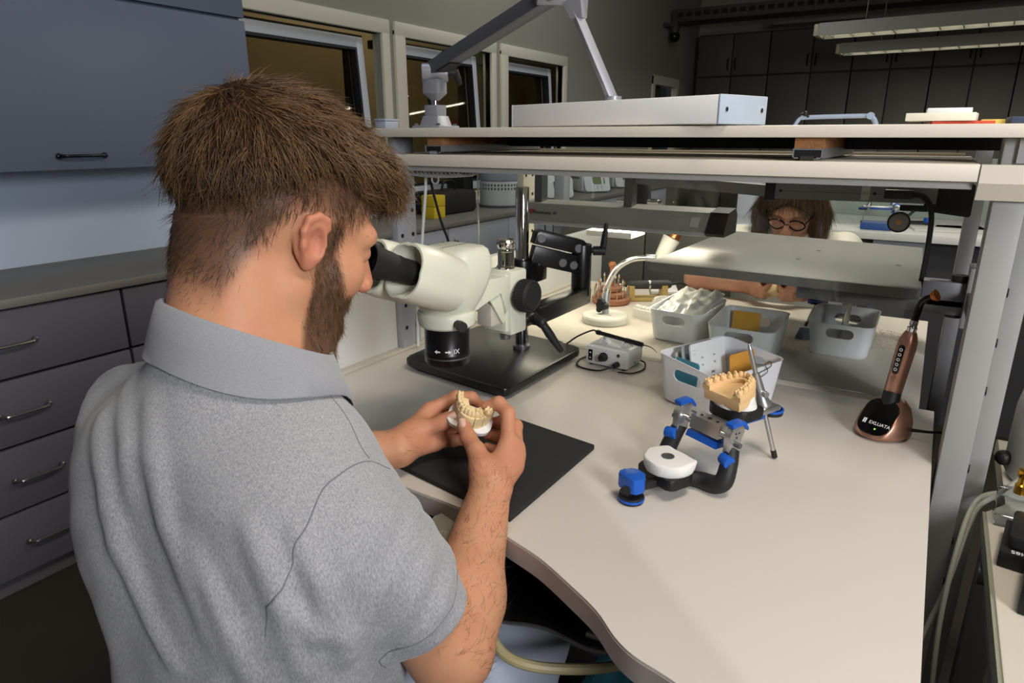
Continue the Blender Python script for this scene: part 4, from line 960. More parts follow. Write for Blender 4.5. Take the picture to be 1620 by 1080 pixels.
MB().tube([(-.905, 1.115, 1.138), (-.905, 1.115, 1.10), (-.912, 1.112, 1.03), (-.922, 1.108, .93), (-.928, 1.10, .84), (-.928, 1.096, .753)], .0032, 8, sm=6).build('cord', white_pl, t, world=True)
t = empty('power_cable', (-.90, 1.14, 1.0), 0, 'black cable hanging behind the white one at the left post', 'cable')
MB().tube([(-.898, 1.12, 1.138), (-.897, 1.125, 1.10), (-.88, 1.13, 1.03), (-.86, 1.14, .95), (-.85, 1.15, .755)], .0028, 8, sm=6).build('cord', cable_m, t, world=True)

# ------------------------------------------------------------------ lamp bar of the far bench
bar_g = M('bar grey', (158, 156, 150), .45, .1, var=.04)
t = empty('lamp_bar', (-.63, 1.50, 1.0), math.radians(0), 'long grey slanted lamp bar with black end cap hanging behind the glass', 'lamp')
pr = [(-.045, .000), (-.050, .006), (-.022, .046), (.030, .052), (.045, .036), (.045, .0)]
MB().loft([[(x, 1.50+y, .994+z) for y, z in pr] for x in (-.885, -.410)]).build('housing', bar_g, t, world=True)
hb = t.children[-1]
MB().bx(-.885, -.410, 1.4485, 1.4565, .992, 1.0005, .001).build('lower_lip', M('lip grey', (190, 190, 194), .4, .3), t, world=True)
pc = [(p[0]*1.1, p[1]*1.06-.001) for p in pr]
MB().loft([[(x, 1.50+y, .994+z) for y, z in pc] for x in (-.412, -.372)]).build('end_cap', black_pl, t, world=True)
fm = frame_at((-.822, 1.4605, 1.0197), (1, 0, 0), (0, .028, .040))
text('brand_text', 'Waldmann', .0115, black_txt, hb, world_matrix(t).inverted() @ fm)
MB().bx(.032, .0335, -.003, .004, 0, .0003, m=fm).bx(.038, .0395, -.003, .004, 0, .0003, m=fm).bx(.032, .0395, .003, .004, 0, .0003, m=fm).bx(.032, .0395, -.003, -.002, 0, .0003, m=fm).build('logo_square', black_txt, hb, world=True)
MB().prism([(-.045, .008), (-.022, .008), (-.030, -.006)], 0, .0004, fm).build('red_logo', M('logo red', (170, 50, 60), .6), hb, world=True)
MB().bx(.372, .392, -.012, .012, 0, .0003, m=fm).build('label_plate', M('label grey', (196, 196, 196), .5), hb, world=True)
MB().bx(-.87, -.42, 1.462, 1.538, .9905, .9935).build('lit_diffuser', M('lit diffuser', (255, 244, 220), .5, emit=(255, 236, 205), es=3.0), t, world=True)
bl_l = area('lamp_bar_light', (-.645, 1.50, .988), (-.645, 1.49, .0), .44, 1.6, (1, .90, .74), .07)
MB().bx(-.70, -.585, 1.46, 1.55, .972, .986, .002).bx(-.645, -.635, 1.49, 1.51, .986, .996).build('reflector', lamp_w, t, world=True)
MB().bx(-.62, -.60, 1.49, 1.52, 1.04, 1.1455).build('hanger', steel, t, world=True)
MB().bx(-.86, -.84, 1.49, 1.52, 1.04, 1.1455).build('hanger', steel, t, world=True)

t = empty('swivel_arm', (.0, 1.43, 1.1), 0, 'grey rectangular swivel arm with an elbow and rating sticker under the shelf', 'arm')
arm_g = M('arm grey', (140, 142, 146), .42, .3, var=.03)
MB().loft([[(x, y+dy, z+dz) for dy, dz in ((-.014, -.011), (.014, -.011), (.014, .011), (-.014, .011))] for x, y, z in ((-.60, 1.52, 1.105), (-.288, 1.43, 1.096))]).build('far_arm', arm_g, t, world=True)
MB().bx(-.292, -.272, 1.415, 1.447, 1.078, 1.118, .003).build('elbow', black_pl, t, world=True)
MB().loft([[(x, y+dy, z+dz) for dy, dz in ((-.014, -.0155), (.014, -.0155), (.014, .0155), (-.014, .0155))] for x, y, z in ((-.272, 1.43, 1.098), (.0, 1.43, 1.100))]).build('near_arm', arm_g, t, world=True)
na = t.children[-1]
MB().bx(-.268, -.02, 1.4155, 1.4162, 1.0975, 1.0982).build('seam', M('seam dark', (80, 80, 84), .6), na, world=True)
MB().cyl((-.262, 1.4165, 1.0978), (-.262, 1.4145, 1.0978), .0028, seg=10).cyl((-.098, 1.4165, 1.099), (-.098, 1.4145, 1.099), .0032, seg=10).build('screw', black_pl, na, world=True)
st = MB().bx(-.120, -.106, 1.4148, 1.4158, 1.0865, 1.1125).build('rating_sticker', M('sticker', (206, 206, 204), .6), na, world=True)
for k, b_ in enumerate(('llllll', 'lll ll', 'llll')): text('print', b_, .004, black_txt, st, world_matrix(t).inverted() @ frame_at((-.1165+k*.0036, 1.4145, 1.099), (0, 0, -1), (1, 0, 0)))
MB().bx(-.082, -.036, 1.400, 1.416, 1.092, 1.108, .002).build('black_adapter', black_pl, t, world=True)
MB().tube([(-.036, 1.408, 1.100), (-.020, 1.405, 1.097), (-.008, 1.402, 1.082), (-.002, 1.40, 1.055), (.0, 1.40, 1.0), (-.001, 1.40, .94)], .0045, 10, sm=6).build('cable', cable_m, t, world=True)
MB().prism(round_poly([(-.02, 1.070), (.055, 1.062), (.055, 1.120), (-.012, 1.120)], .006), -1.47, -1.44, Matrix(((1, 0, 0, 0), (0, 0, -1, 0), (0, 1, 0, 0), (0, 0, 0, 1)))).build('wall_bracket', black_pl, t, world=True)
MB().bx(-.055, -.010, 1.42, 1.45, 1.070, 1.080, .002).build('lower_clip', black_pl, t, world=True)
t = empty('spot_lamp', (-.045, 1.42, 1.05), 0, 'small round spot lamp head on a short bent stem under the swivel arm', 'lamp')
MB().lathe([(0, -.006), (.012, -.006), (.0185, .0), (.0185, .006), (.0165, .007), (.0165, .004), (0, .004)], (-.052, 1.405, 1.052), (.1, -.9, -.15), 28).build('head', black_pl, t, world=True)
MB().lathe([(0, .0038), (.016, .0045), (0, .006)], (-.052, 1.405, 1.052), (.1, -.9, -.15), 24).build('lens', M('spot lens', (130, 122, 116), .25), t, world=True)
MB().lathe([(0, .0055), (.004, .0063), (0, .0068)], (-.052, 1.405, 1.052), (.1, -.9, -.15), 16).build('led_chip', M('led amber', (210, 130, 60), .5), t, world=True)
MB().tube([(-.042, 1.41, 1.06), (-.034, 1.415, 1.068), (-.03, 1.43, 1.073)], .0028, 8, sm=4).build('stem', alu, t, world=True)
t = empty('black_motor', (-.58, 1.58, 1.05), 0, 'black wrapped joint of a lamp arm seen above the lamp bar', 'joint')
MB().loft([ring(.052, .04, .01, 1.035, -.622, 1.60, 3), ring(.048, .038, .01, 1.07, -.624, 1.60, 3), ring(.030, .03, .008, 1.10, -.620, 1.60, 3), ring(.022, .026, .006, 1.105, -.618, 1.60, 3)]).build('wrap', rubber, t, world=True)
MB().bx(-.68, -.57, 1.585, 1.615, 1.038, 1.052, .003).build('chrome_bracket', chrome, t, world=True)
MB().cyl((-.622, 1.60, 1.10), (-.622, 1.60, 1.1455), .006).build('post', steel, t, world=True)
# arm-rest board on its bracket
t = empty('swing_board', (-.24, 1.58, .93), 0, 'grey laminate swing board on a bracket hanging over the far bench', 'board')
bdp = [(-.488, 1.324), (.002, 1.312), (-.010, 1.835), (-.478, 1.90)]
MB().prism(bdp, .932, .950, None, .0008).build('board', M('board grey', (118, 116, 114), .5, var=.08, vs=9, bump=.08, bs=300), t, world=True)
bo = t.children[-1]
for x, y in ((-.23, 1.52), (-.21, 1.66), (-.045, 1.55)): MB().cyl((x, y, .9495), (x, y, .9505), .005, seg=14).build('bolt_hole', black_pl, bo, world=True)
MB().bx(-.20, .066, 1.345, 1.375, .905, .9315, .002).bx(.0025, .066, 1.345, 1.375, .918, .962, .002).build('bracket_bar', M('bracket steel', (112, 112, 116), .45, .4), t, world=True)
MB().bx(.066, .076, 1.33, 1.39, .887, .991, .002).build('bracket_plate', M('bracket pale', (150, 150, 150), .45, .4), t, world=True)
MB().bx(.068, .078, 1.1055, 1.33, .92, .95, .002).build('bracket_link', MATS['bracket steel'], t, world=True)
for z in (.968, .905): MB().cyl((.055, 1.36, z-.005), (.055, 1.36, z+.005), .013, seg=16).build('pivot_bolt', black_pl, t, world=True)

# ------------------------------------------------------------------ right: second table with equipment
t = empty('side_table', (.4, .8, 0), 0, 'narrow cream laminate table at the right edge of the frame', 'table')
MB().prism([(.126, .3), (.75, .3), (.75, 1.34), (.152, 1.34), (.152, 1.085), (.126, 1.05)], .672, .70, None, .002).build('tabletop', white_lam, t, world=True)
MB().bx(.122, .126, .3, 1.05, .676, .698).build('edge_strip', M('edge green grey', (150, 150, 130), .5), t, world=True)
for x, y in ((.15, .34), (.15, 1.06), (.72, .34), (.72, 1.06)): MB().bx(x-.018, x+.018, y-.018, y+.018, 0, .672, .002).build('leg', grey_paint, t, world=True)
MB().bx(.132, .15, .36, 1.04, .62, .672).build('apron', grey_paint, t, world=True)
MB().cyl((.12, .955, .655), (.132, .955, .655), .014, seg=16).build('hook_plate', steel, t, world=True)
t = empty('vacuum_pot', (.240, 1.205, .70), 0, 'white round pot with a black knob dial at the right edge', 'pot')
MB().lathe([(0, 0), (.082, 0), (.088, .01), (.088, .11), (.084, .135), (.070, .150), (.068, .151), (0, .151)], seg=48).build('drum', white_pl, t)
MB().lathe([(0, .151), (.040, .151), (.040, .154), (.034, .156), (.024, .157), (.022, .178), (0, .180)], (-.028, -.0, 0), seg=32).build('dial', black_pl, t)
for k in range(10):
    a = 2*PI*k/10; MB().box((-.028+.036*math.cos(a), .036*math.sin(a), .1560), (.004, .001, .0006), rz=a).build('dial_mark', white_txt, t.children[1])
MB().loft([ring(.012, .02, .002, .151, -.046, .045, 2), ring(.006, .018, .002, .166, -.046, .045, 2)]).build('clip', M('pale plastic', (210, 220, 224), .3), t)
MB().sph((-.092, -.02, .03), .012, 12).build('side_knob', black_pl, t)
t = empty('black_case', (.176, .945, .70), math.radians(-8), 'rear black plastic case with upside-down white lettering on the right table', 'case')
MB().bx(-.040, .045, -.045, .045, 0, .022, .002).build('lower_shell', black_pl, t)
MB().bx(-.034, .045, -.035, .045, .022, .040, .005).build('lid', black_pl, t)
text('case_text', 'Pd SH8S', .010, white_txt, t, frame_at((-.012, -.0400, .0222), (-1, 0, 0), (0, -1, 0)))
text('case_text', 'SR 22 ED', .005, white_txt, t, frame_at((.018, .0, .0403), (-1, 0, 0), (0, -1, 0)))
t = empty('black_case', (.190, .852, .70), math.radians(-8), 'front black plastic case nearest the corner of the right table', 'case')
MB().bx(-.040, .045, -.045, .042, 0, .030, .002).build('lower_shell', black_pl, t)
text('case_text', 'SHS', .010, white_txt, t, frame_at((-.020, -.036, .0302), (-1, 0, 0), (0, -1, 0)))
t = empty('brass_nozzle', (.154, 1.03, .70), 0, 'brass nozzle standing on a clear block behind the black cases', 'nozzle')
MB().bx(-.022, .026, -.018, .018, 0, .046, .002).build('clear_block', glass_material('clear block', (.75, .78, .8, 1), .9, .05, 0), t)
MB().lathe([(0, .046), (.007, .046), (.007, .058), (.005, .06), (.0045, .068), (.0065, .071), (.0075, .076), (.0065, .080), (0, .081)], seg=20).build('nozzle', brass, t)
hm = M('milky tube', (176, 178, 166), .35, var=.03)
for i, (p, lab) in enumerate(((((.195, 1.07, .80), (.165, 1.066, .762), (.135, 1.062, .722), (.113, 1.05, .69), (.096, 1.0, .60), (.072, .97, .48), (.064, .95, .36)), 'milky plastic tube running down past the table corner, upper one'),
    (((.20, 1.10, .706), (.165, 1.10, .7065), (.138, 1.09, .712), (.112, 1.062, .70), (.098, 1.0, .65), (.094, .96, .55), (.104, .92, .40)), 'milky plastic tube running down past the table corner, lower one'))):
    t = empty('plastic_tube', p[0], 0, lab, 'tube', 'milky tubes at the right table')
    MB().tube(p, .0034, 10, sm=8).build('tube', hm, t, world=True)
# ------------------------------------------------------------------ on the window counter
furn = M('furnace white', (206, 210, 212), .45, var=.02, vs=10)
furn_b = M('furnace blue grey', (150, 162, 176), .5, var=.03)
scr = M('furnace screen', (54, 58, 84), .2)
def furnace(x, y, rz, kind, label):
    t = empty('furnace', (x, y, .81), rz, label, 'furnace', 'white furnaces on the window counter')
    if kind == 0:
        MB().lathe([(0, 0), (.115, 0), (.12, .01), (.122, .14), (.115, .145), (0, .145)], seg=40).build('drum', furn, t)
        MB().lathe([(0, .148), (.118, .148), (.125, .16), (.125, .26), (.10, .30), (0, .31)], seg=40).build('hood', furn_b, t)
        s_ = MB()
        for r_ in (0, 1):
            for k in range(12):
                a = -1.4+k*.16; s_.box((.1215*math.cos(a), .1215*math.sin(a), .105+.02*r_), (.002, .010, .012), rz=a)
        o = s_.build('vent_slots', M('vent dark', (70, 74, 80), .7), t); o['kind'] = 'stuff'
        MB().lathe([(0, -.012), (.13, -.012), (.13, 0), (0, 0)], (0, 0, .0125), seg=30).build('foot_ring', M('vent dark', (70, 74, 80), .7), t)
    else:
        MB().bx(-.13, .10, -.11, .11, .0, .13, .02).build('body', furn, t)
        MB().lathe([(0, .13), (.10, .13), (.108, .14), (.108, .155), (.095, .16), (.10, .165), (.10, .26), (.06, .29), (0, .29)], (-.02, 0, 0), seg=36).build('hood', furn_b if kind == 1 else furn, t)
        m = frame_at((.105, 0, .075), (0, 1, 0), (-.45, 0, .9))
        MB().prism(rrect(.19, .15, .02), -.035, .012, m, .004).build('control_panel', furn, t)
        pn = t.children[-1]
        MB().prism(rrect(.065, .055, .004), .0, .0135, Matrix(m) @ Matrix.Translation((0, .005, 0))).build('screen', scr if kind == 1 else M('furnace lcd', (110, 120, 70), .3), pn)
        MB().bx(.05, .06, -.02, .01, .012, .0135, m=m).build('green_key', M('key green', (50, 130, 60), .5), pn)
        MB().bx(.05, .06, .015, .025, .012, .0135, m=m).build('red_key', M('key red', (180, 60, 40), .5), pn)
        if kind == 2:
            for r_ in range(3):
                for k in range(3): MB().cyl((-.03+k*.03, -.045-r_*.012+.01, .012), (-.03+k*.03, -.045-r_*.012+.01, .0135), .004, seg=8, m=m).build('key', furn_b, pn)
        s_ = MB()
        for k in range(8): s_.box((-.10+k*.02, -.1105, .10), (.010, .002, .016))
        o = s_.build('vent_slots', M('vent dark', (70, 74, 80), .7), t); o['kind'] = 'stuff'
furnace(-2.15, 3.33, -.5, 0, 'white furnace with slotted drum, nearest on the counter by the chrome column')
furnace(-2.16, 3.98, -.75, 1, 'white furnace with a dark square screen, second on the window counter')
furnace(-2.17, 4.58, -.75, 2, 'white furnace with a green display, third on the window counter')
furnace(-2.17, 5.12, -.75, 2, 'white furnace farthest along the window counter')
t = empty('black_bag', (-2.2, 2.75, .81), 0, 'black boxy bag lying on the counter under the second window', 'bag')
MB().bx(-2.32, -2.12, 2.74, 3.05, .81, .925, .02).build('bag', rubber, t, world=True)
MB().tube([(-2.2, 2.84, .92), (-2.2, 2.86, .97), (-2.2, 2.94, .97), (-2.2, 2.96, .92)], .006, 8, sm=5).build('handle', cable_m, t, world=True)
t = empty('yellow_box', (-2.06, 2.32, .81), 0, 'two stacked yellow cartons on the counter beside the left post', 'box')
yb = M('yellow carton', (216, 190, 40), .6)
MB().bx(-2.16, -2.08, 2.62, 2.71, .81, .865, .002).build('lower_carton', yb, t, world=True)
MB().bx(-2.16, -2.08, 2.622, 2.712, .867, .92, .002).build('upper_carton', yb, t, world=True)
t = empty('black_speaker', (-2.2, 2.98, .81), 0, 'tall black loudspeaker left of the nearest furnace', 'speaker')
MB().bx(-2.35, -2.23, 3.08, 3.17, .81, 1.1, .004).build('cabinet', black_pl, t, world=True)
MB().cyl((-2.23, 3.125, .87), (-2.228, 3.125, .87), .035, seg=24).cyl((-2.23, 3.125, 1.02), (-2.228, 3.125, 1.02), .02, seg=20).build('cone', rubber, t, world=True)
tag(MB().bx(-2.394, -2.36, 2.0, 3.5, .81, .835, .003).build('window_ledge', M('ledge', (206, 208, 206), .5)), 'white strip ledge along the back of the window counter', 'ledge')

# ------------------------------------------------------------------ far side: cabinet and bench behind the colleague
t = empty('rear_cabinet', (-1.0, 3.0, 0), 0, 'low grey drawer cabinet standing behind the far bench on the left', 'cabinet')
MB().bx(-1.42, -.62, 2.72, 3.15, 0, .83, .003).build('carcass', M('rear grey', (120, 118, 112), .55), t, world=True)
MB().bx(-1.45, -.60, 2.70, 3.17, .83, .855, .002).build('top', light_lam, t, world=True)
for k in range(3): 
    for j in range(2): MB().bx(-1.415+j*.397, -1.025+j*.397, 2.705, 2.72, .06+k*.255, .305+k*.255, .002).build('drawer', MATS['rear grey'], t, world=True)
MB().bx(-1.47, -1.42, 2.72, 2.78, 0, 1.05, .003).build('side_post', post_m, t, world=True)
t = empty('rear_bench', (.1, 3.6, 0), 0, 'white bench with papers along the aisle behind the colleague', 'workbench')
MB().bx(-.9, .5, 3.15, 3.85, .79, .82, .002).build('worktop', M('rear white', (226, 226, 222), .4), t, world=True)
MB().bx(-.9, .5, 3.83, 3.86, .82, 1.10, .002).build('upstand', M('rear green grey', (170, 182, 172), .6), t, world=True)
MB().bx(-.88, .48, 3.25, 3.8, 0, .79).build('base', M('rear dark', (60, 60, 62), .6), t, world=True)
MB().bx(-.2, .0, 3.2, 3.35, .70, .79).build('drawer_front', light_lam, t, world=True)
for i, (x, y, rz) in enumerate(((.06, 3.4, .2), (.16, 3.5, -.1))):
    o = MB().box((0, 0, .004), (.28, .20, .008), bev=.001).build('document', tagm); o.location = (x, y, .8203); o.rotation_euler = (0, 0, rz)
    tag(o, ['left', 'right'][i]+' stack of white documents on the bench behind the colleague', 'document')
articulator((-.13, 3.45, .82), math.radians(100), 'black and blue articulator standing on the bench behind the colleague', None, models=False)
o = MB().bx(-.06, .06, -.05, .05, 0, .03, .006).build('blue_tray', M('blue tray', (40, 80, 150), .5)); o.location = (-.20, 3.27, .8205)
tag(o, 'blue plastic tray beside the articulator on the rear bench', 'tray')
o = MB().bx(-.12, .12, -.12, .12, 0, .24, .006).build('white_box', M('rear box', (206, 214, 226), .5)); o.location = (-.70, 3.5, .8205)
tag(o, 'pale blue-white box on the rear bench left of the colleague', 'box')

# ------------------------------------------------------------------ under the near bench
t = empty('knee_control', (-.52, .72, .55), 0, 'grey metal knee control with cooling ribs under the bench edge', 'knee control')
km = frame_at((-.457, .578, .698), (.85, .5, .0), (-.20, .45, .25)) @ Matrix.Scale(.74, 4)
kg = M('cast grey', (150, 150, 136), .5, .3, var=.1, vs=60)
MB().prism(round_poly([(-.040, -.055), (.040, -.060), (.045, .030), (.015, .062), (-.020, .062), (-.045, .030)], .006), -.020, .020, km, .004).build('body', kg, t, world=True)
kb = t.children[-1]
for k in range(7): MB().bx(-.028, .028, -.042+k*.008, -.0385+k*.008, .0198, .0215, m=km).build('rib', M('rib grey', (176, 176, 160), .5, .3), kb, world=True)
text('cast_text', 'PTYTPE', .011, M('rib light', (190, 190, 172), .5), kb, world_matrix(t).inverted() @ km @ Matrix.Translation((0, .022, .0202)), .0006)
MB().cyl((.0, .05, .010), (.0, .085, .010), .007, seg=14, m=km).lathe([(0, 0), (.010, 0), (.010, .012), (0, .012)], (0, .066, .010), (0, 1, 0), 6, km).build('chrome_coupling', chrome, t, world=True)
MB().tube([km @ Vector((.0, .084, .012)), km @ Vector((.022, .078, .022)), (-.43, .625, .70), (-.415, .605, .665), (-.395, .575, .63), (-.36, .55, .614), (-.32, .555, .606), (-.27, .60, .59), (-.24, .68, .55)], .0065, 10, sm=8).build('hose', beige_hose, t, world=True)
t = empty('catch_apron', (-.36, .6, .6), 0, 'black leather catch apron slung under the curved bench edge', 'apron')
leather = M('black leather', (13, 13, 13), .55, var=.2, bump=.2, bs=120)
n = 16; V = []; F = []
for i in range(n+1):
    for j in range(n+1):
        u, v = i/n, j/n; x = -.435+.20*u
        y = .568+.012*u+.36*v; sag = .05*max(0., 1-(1.6*v-.6)**2)*(.4+.6*math.sin(PI*min(1, max(0, u))))
        V.append((x, y, .668-sag+.02*v-.01*math.sin(8*u+3*v)))
for i in range(n):
    for j in range(n):
        a = i*(n+1)+j; F.append((a, a+n+1, a+n+2, a+1))
o = MB().raw(V, F).build('leather_sheet', leather, t, world=True, ang=0)
md = o.modifiers.new('thick', 'SOLIDIFY'); md.thickness = .003; evaluated(o)
MB().tube([V[k*(n+1)] for k in range(n+1)], .0025, 8).build('rim_wire', steel, t, world=True)
MB().tube([(-.222, .59, .71), (-.222, .585, .68), (-.235, .58, .664), (-.26, .578, .662)], .004, 8, sm=4).lathe([(.012, -.004), (.018, 0), (.012, .004)], (-.230, .582, .660), (.2, .3, 1), 20).build('chrome_hook', steel, t, world=True)
t = empty('teal_bin', (-.16, .54, 0), 0, 'dark teal waste bin standing under the bench at the bottom edge', 'bin')
teal = M('teal plastic', (34, 78, 86), .45)
tb = MB(); tb.loft([ring(.18, .18, .02, .002, -.215, .70), ring(.22, .20, .02, .42, -.215, .70), ring(.232, .212, .024, .42, -.215, .70), ring(.232, .212, .024, .436, -.215, .70), ring(.212, .19, .02, .436, -.215, .70), ring(.17, .17, .02, .01, -.215, .70)])
tb.build('tub', teal, t, world=True)

# ================================================================== PEOPLE: implicit surfaces meshed with surface nets
def _v(p): return np.asarray(p, dtype=np.float64)
def cap(P, a, b, ra, rb, k=None):
    a, b = _v(a), _v(b); ab = b-a; L = float(ab@ab) or 1e-9
    t = np.clip(((P-a)@ab)/L, 0, 1)
    return np.linalg.norm(P-a-t[:, None]*ab, axis=1)-(ra+(rb-ra)*t)
def ell(P, c, r, R_=None):
    q = P-_v(c)
    if R_ is not None: q = q@R_          # rows of R_.T are the axes
    r = _v(r); k0 = np.linalg.norm(q/r, axis=1); k1 = np.linalg.norm(q/(r*r), axis=1)
    return k0*(k0-1)/np.maximum(k1, 1e-9)
def smin(a, b, k):
    h = np.maximum(k-np.abs(a-b), 0)/k
    return np.minimum(a, b)-h*h*k*.25
def smax(a, b, k): return -smin(-a, -b, k)
def chain(P, pts, rs, k=.006):
    d = None
    for i in range(len(pts)-1):
        e = cap(P, pts[i], pts[i+1], rs[i], rs[i+1]); d = e if d is None else smin(d, e, k)
    return d
class Field:
    """groups of primitives, each evaluated only near its own bounding box"""
    def __init__(s): s.g = []
    def add(s, lo, hi, fn, k=.01): s.g.append((_v(lo)-.03, _v(hi)+.03, fn, k)); return s
    def __call__(s, P):
        d = np.full(len(P), .5)
        for lo, hi, fn, k in s.g:
            m = np.all((P > lo) & (P < hi), axis=1)
            if m.any():
                e = fn(P[m]); d[m] = smin(d[m], e, k) if k > 0 else np.minimum(d[m], e)
        return d
def surface_net(fn, lo, hi, h, name, mat, parent, B=8, color=None, world=True, smooth=0, ang=0):
    lo, hi = _v(lo), _v(hi); nb = np.ceil((hi-lo)/(h*B)).astype(int); n = nb*B+1
    # coarse pass at block centres
    cx = [lo[i]+h*(np.arange(nb[i])*B+B/2) for i in range(3)]
    G = np.stack(np.meshgrid(*cx, indexing='ij'), -1).reshape(-1, 3)
    dc = fn(G).reshape(nb)
    D = np.repeat(np.repeat(np.repeat(np.where(dc < 0, -1., 1.).astype(np.float32), B, 0), B, 1), B, 2)
    D = np.pad(D, ((0, 1),)*3, mode='edge')
    act = np.argwhere(np.abs(dc) < h*B*1.25)
    r = np.arange(B+1); off = np.stack(np.meshgrid(r, r, r, indexing='ij'), -1).reshape(-1, 3)
    for c0 in range(0, len(act), 400):
        A = act[c0:c0+400]; idx = (A[:, None, :]*B+off[None]).reshape(-1, 3)
        D[idx[:, 0], idx[:, 1], idx[:, 2]] = fn(lo+idx*h).astype(np.float32)
    S = D < 0; strides = np.array([n[1]*n[2], n[2], 1]); Df = D.ravel()
    cells = []; pos = []; quads = []
    for ax in range(3):
        sl0 = [slice(None)]*3; sl1 = [slice(None)]*3; sl0[ax] = slice(0, -1); sl1[ax] = slice(1, None)
        I = np.argwhere(S[tuple(sl0)] != S[tuple(sl1)])
        u, v = (ax+1) % 3, (ax+2) % 3
        ok = (I[:, u] > 0) & (I[:, v] > 0) & (I[:, u] < n[u]-1) & (I[:, v] < n[v]-1); I = I[ok]
        f0 = I@strides; d0 = Df[f0]; d1 = Df[f0+strides[ax]]; t = d0/(d0-d1+1e-12)
        p = I.astype(np.float64); p[:, ax] += t
        q = []
        for du, dv_ in ((1, 1), (0, 1), (0, 0), (1, 0)):
            c = I.copy(); c[:, u] -= du; c[:, v] -= dv_; ci = c@strides; q.append(ci); cells.append(ci); pos.append(p)
        q = np.stack(q, 1); flip = d0 > 0; q[flip] = q[flip][:, ::-1]; quads.append(q)
    cells = np.concatenate(cells); pos = np.concatenate(pos); quads = np.concatenate(quads)
    uq, inv = np.unique(cells, return_inverse=True); cnt = np.bincount(inv)
    V = np.stack([np.bincount(inv, pos[:, i])/cnt for i in range(3)], 1)*h+lo
    F = np.searchsorted(uq, quads)
    for _ in range(smooth):
        e = np.concatenate([F[:, [0, 1]], F[:, [1, 2]], F[:, [2, 3]], F[:, [3, 0]]]); s_ = np.zeros_like(V); c_ = np.bincount(e[:, 0], minlength=len(V))+np.bincount(e[:, 1], minlength=len(V))
        for i in range(3): s_[:, i] = np.bincount(e[:, 0], V[e[:, 1], i], len(V))+np.bincount(e[:, 1], V[e[:, 0], i], len(V))
        V = V*.5+.5*s_/np.maximum(c_, 1)[:, None]
    return np_mesh(V, F, name, mat, parent, color, world, ang)
def np_mesh(V, F, name, mat, parent, color=None, world=True, ang=0):
    col = color(V) if callable(color) else color
    if world and parent is not None:
        m = np.array(world_matrix(parent).inverted()); Vl = V@m[:3, :3].T+m[:3, 3]
    else: Vl = V
    k = F.shape[1]; me = bpy.data.meshes.new(name); me.vertices.add(len(V)); me.vertices.foreach_set('co', Vl.astype(np.float32).ravel())
    me.loops.add(F.size); me.loops.foreach_set('vertex_index', F.astype(np.int32).ravel())
    me.polygons.add(len(F)); me.polygons.foreach_set('loop_start', np.arange(0, F.size, k, dtype=np.int32)); me.update(calc_edges=True)
    if col is not None:
        at = me.color_attributes.new('Col', 'FLOAT_COLOR', 'POINT'); at.data.foreach_set('color', np.concatenate([col, np.ones((len(V), 1))], 1).astype(np.float32).ravel())
    o = link(name, me, mat, parent, False, ang); return o
def attr_mat(name, rough=.5, sub=0., bump=0., bs=300., sheen=0., spec=.4, var=0., vs=300., stretch=None):
    m = M(name, (200, 200, 200), rough, sub=sub, bump=bump, bs=bs, sheen=sheen, spec=spec, var=var, vs=vs, stretch=stretch)
    nt = m.node_tree; a = nt.nodes.new('ShaderNodeAttribute'); a.attribute_name = 'Col'
    b = nt.nodes['Principled BSDF']; mx = [n for n in nt.nodes if n.type == 'MIX'][0]
    mu = nt.nodes.new('ShaderNodeMix'); mu.data_type = 'RGBA'; mu.blend_type = 'MULTIPLY'; mu.inputs[0].default_value = 1
    mx.inputs[6].default_value = (1-var,)*3+(1,); mx.inputs[7].default_value = (1,)*3+(1,)
    nt.links.new(mx.outputs[2], mu.inputs[6]); nt.links.new(a.outputs['Color'], mu.inputs[7]); nt.links.new(mu.outputs[2], b.inputs['Base Color'])
    return m
def hair_ribbons(roots, dirs, norms, length, width, lift, curl, name, mat, parent, cols, seg=4, droop=0., taper=.25):
    """a fine tapering three-sided strand at every root"""
    n = len(roots); L = np.asarray(length)*np.ones(n); w_ = np.asarray(width)*np.ones(n)
    side = np.cross(dirs, norms); side /= np.linalg.norm(side, axis=1)[:, None]+1e-9
    V = []; jit = RNG.normal(0, 1, (n, 3))*curl
    for k in range(seg+1):
        u = k/seg
        c = roots+dirs*(L*u)[:, None]+norms*((lift*L*(u-.55*u*u))-.0015)[:, None]+jit*(L*u*u)[:, None]
        c[:, 2] -= droop*L*u*u
        ww = (w_*(1-(1-taper)*u**1.5))[:, None]
        V += [c+side*ww, c-side*ww*.5+norms*ww*.8, c-side*ww*.5-norms*ww*.8]
    V = np.stack(V, 1)                        # n, 3*(seg+1), 3
    F = []
    for k in range(seg):
        for j in range(3):
            a = 3*k+j; b_ = 3*k+(j+1) % 3; F.append((a, b_, b_+3, a+3))
    F = np.array(F)[None]+(np.arange(n)*3*(seg+1))[:, None, None]
    C_ = np.repeat(cols[:, None, :], 3*(seg+1), 1).reshape(-1, 3)
    o = np_mesh(V.reshape(-1, 3), F.reshape(-1, 4), name, mat, parent, C_); o['kind'] = 'stuff'; return o
def grad(fn, P, e=.0012):
    g = np.stack([fn(P+np.eye(3)[i]*e)-fn(P-np.eye(3)[i]*e) for i in range(3)], 1)
    return g/(np.linalg.norm(g, axis=1)[:, None]+1e-9)
def project(fn, P, n=5):
    for _ in range(n): P = P-grad(fn, P)*fn(P)[:, None]
    return P
def sample_surface(fn, lo, hi, n, keep):
    out = []; tot = 0
    while tot < n:
        P = _v(lo)+RNG.random((4*n, 3))*(_v(hi)-_v(lo)); d = fn(P); P = P[np.abs(d) < .012]; P = project(fn, P, 3)
        P = P[keep(P)]; out.append(P); tot += len(P)
        if len(P) == 0: break
    return np.concatenate(out)[:n]

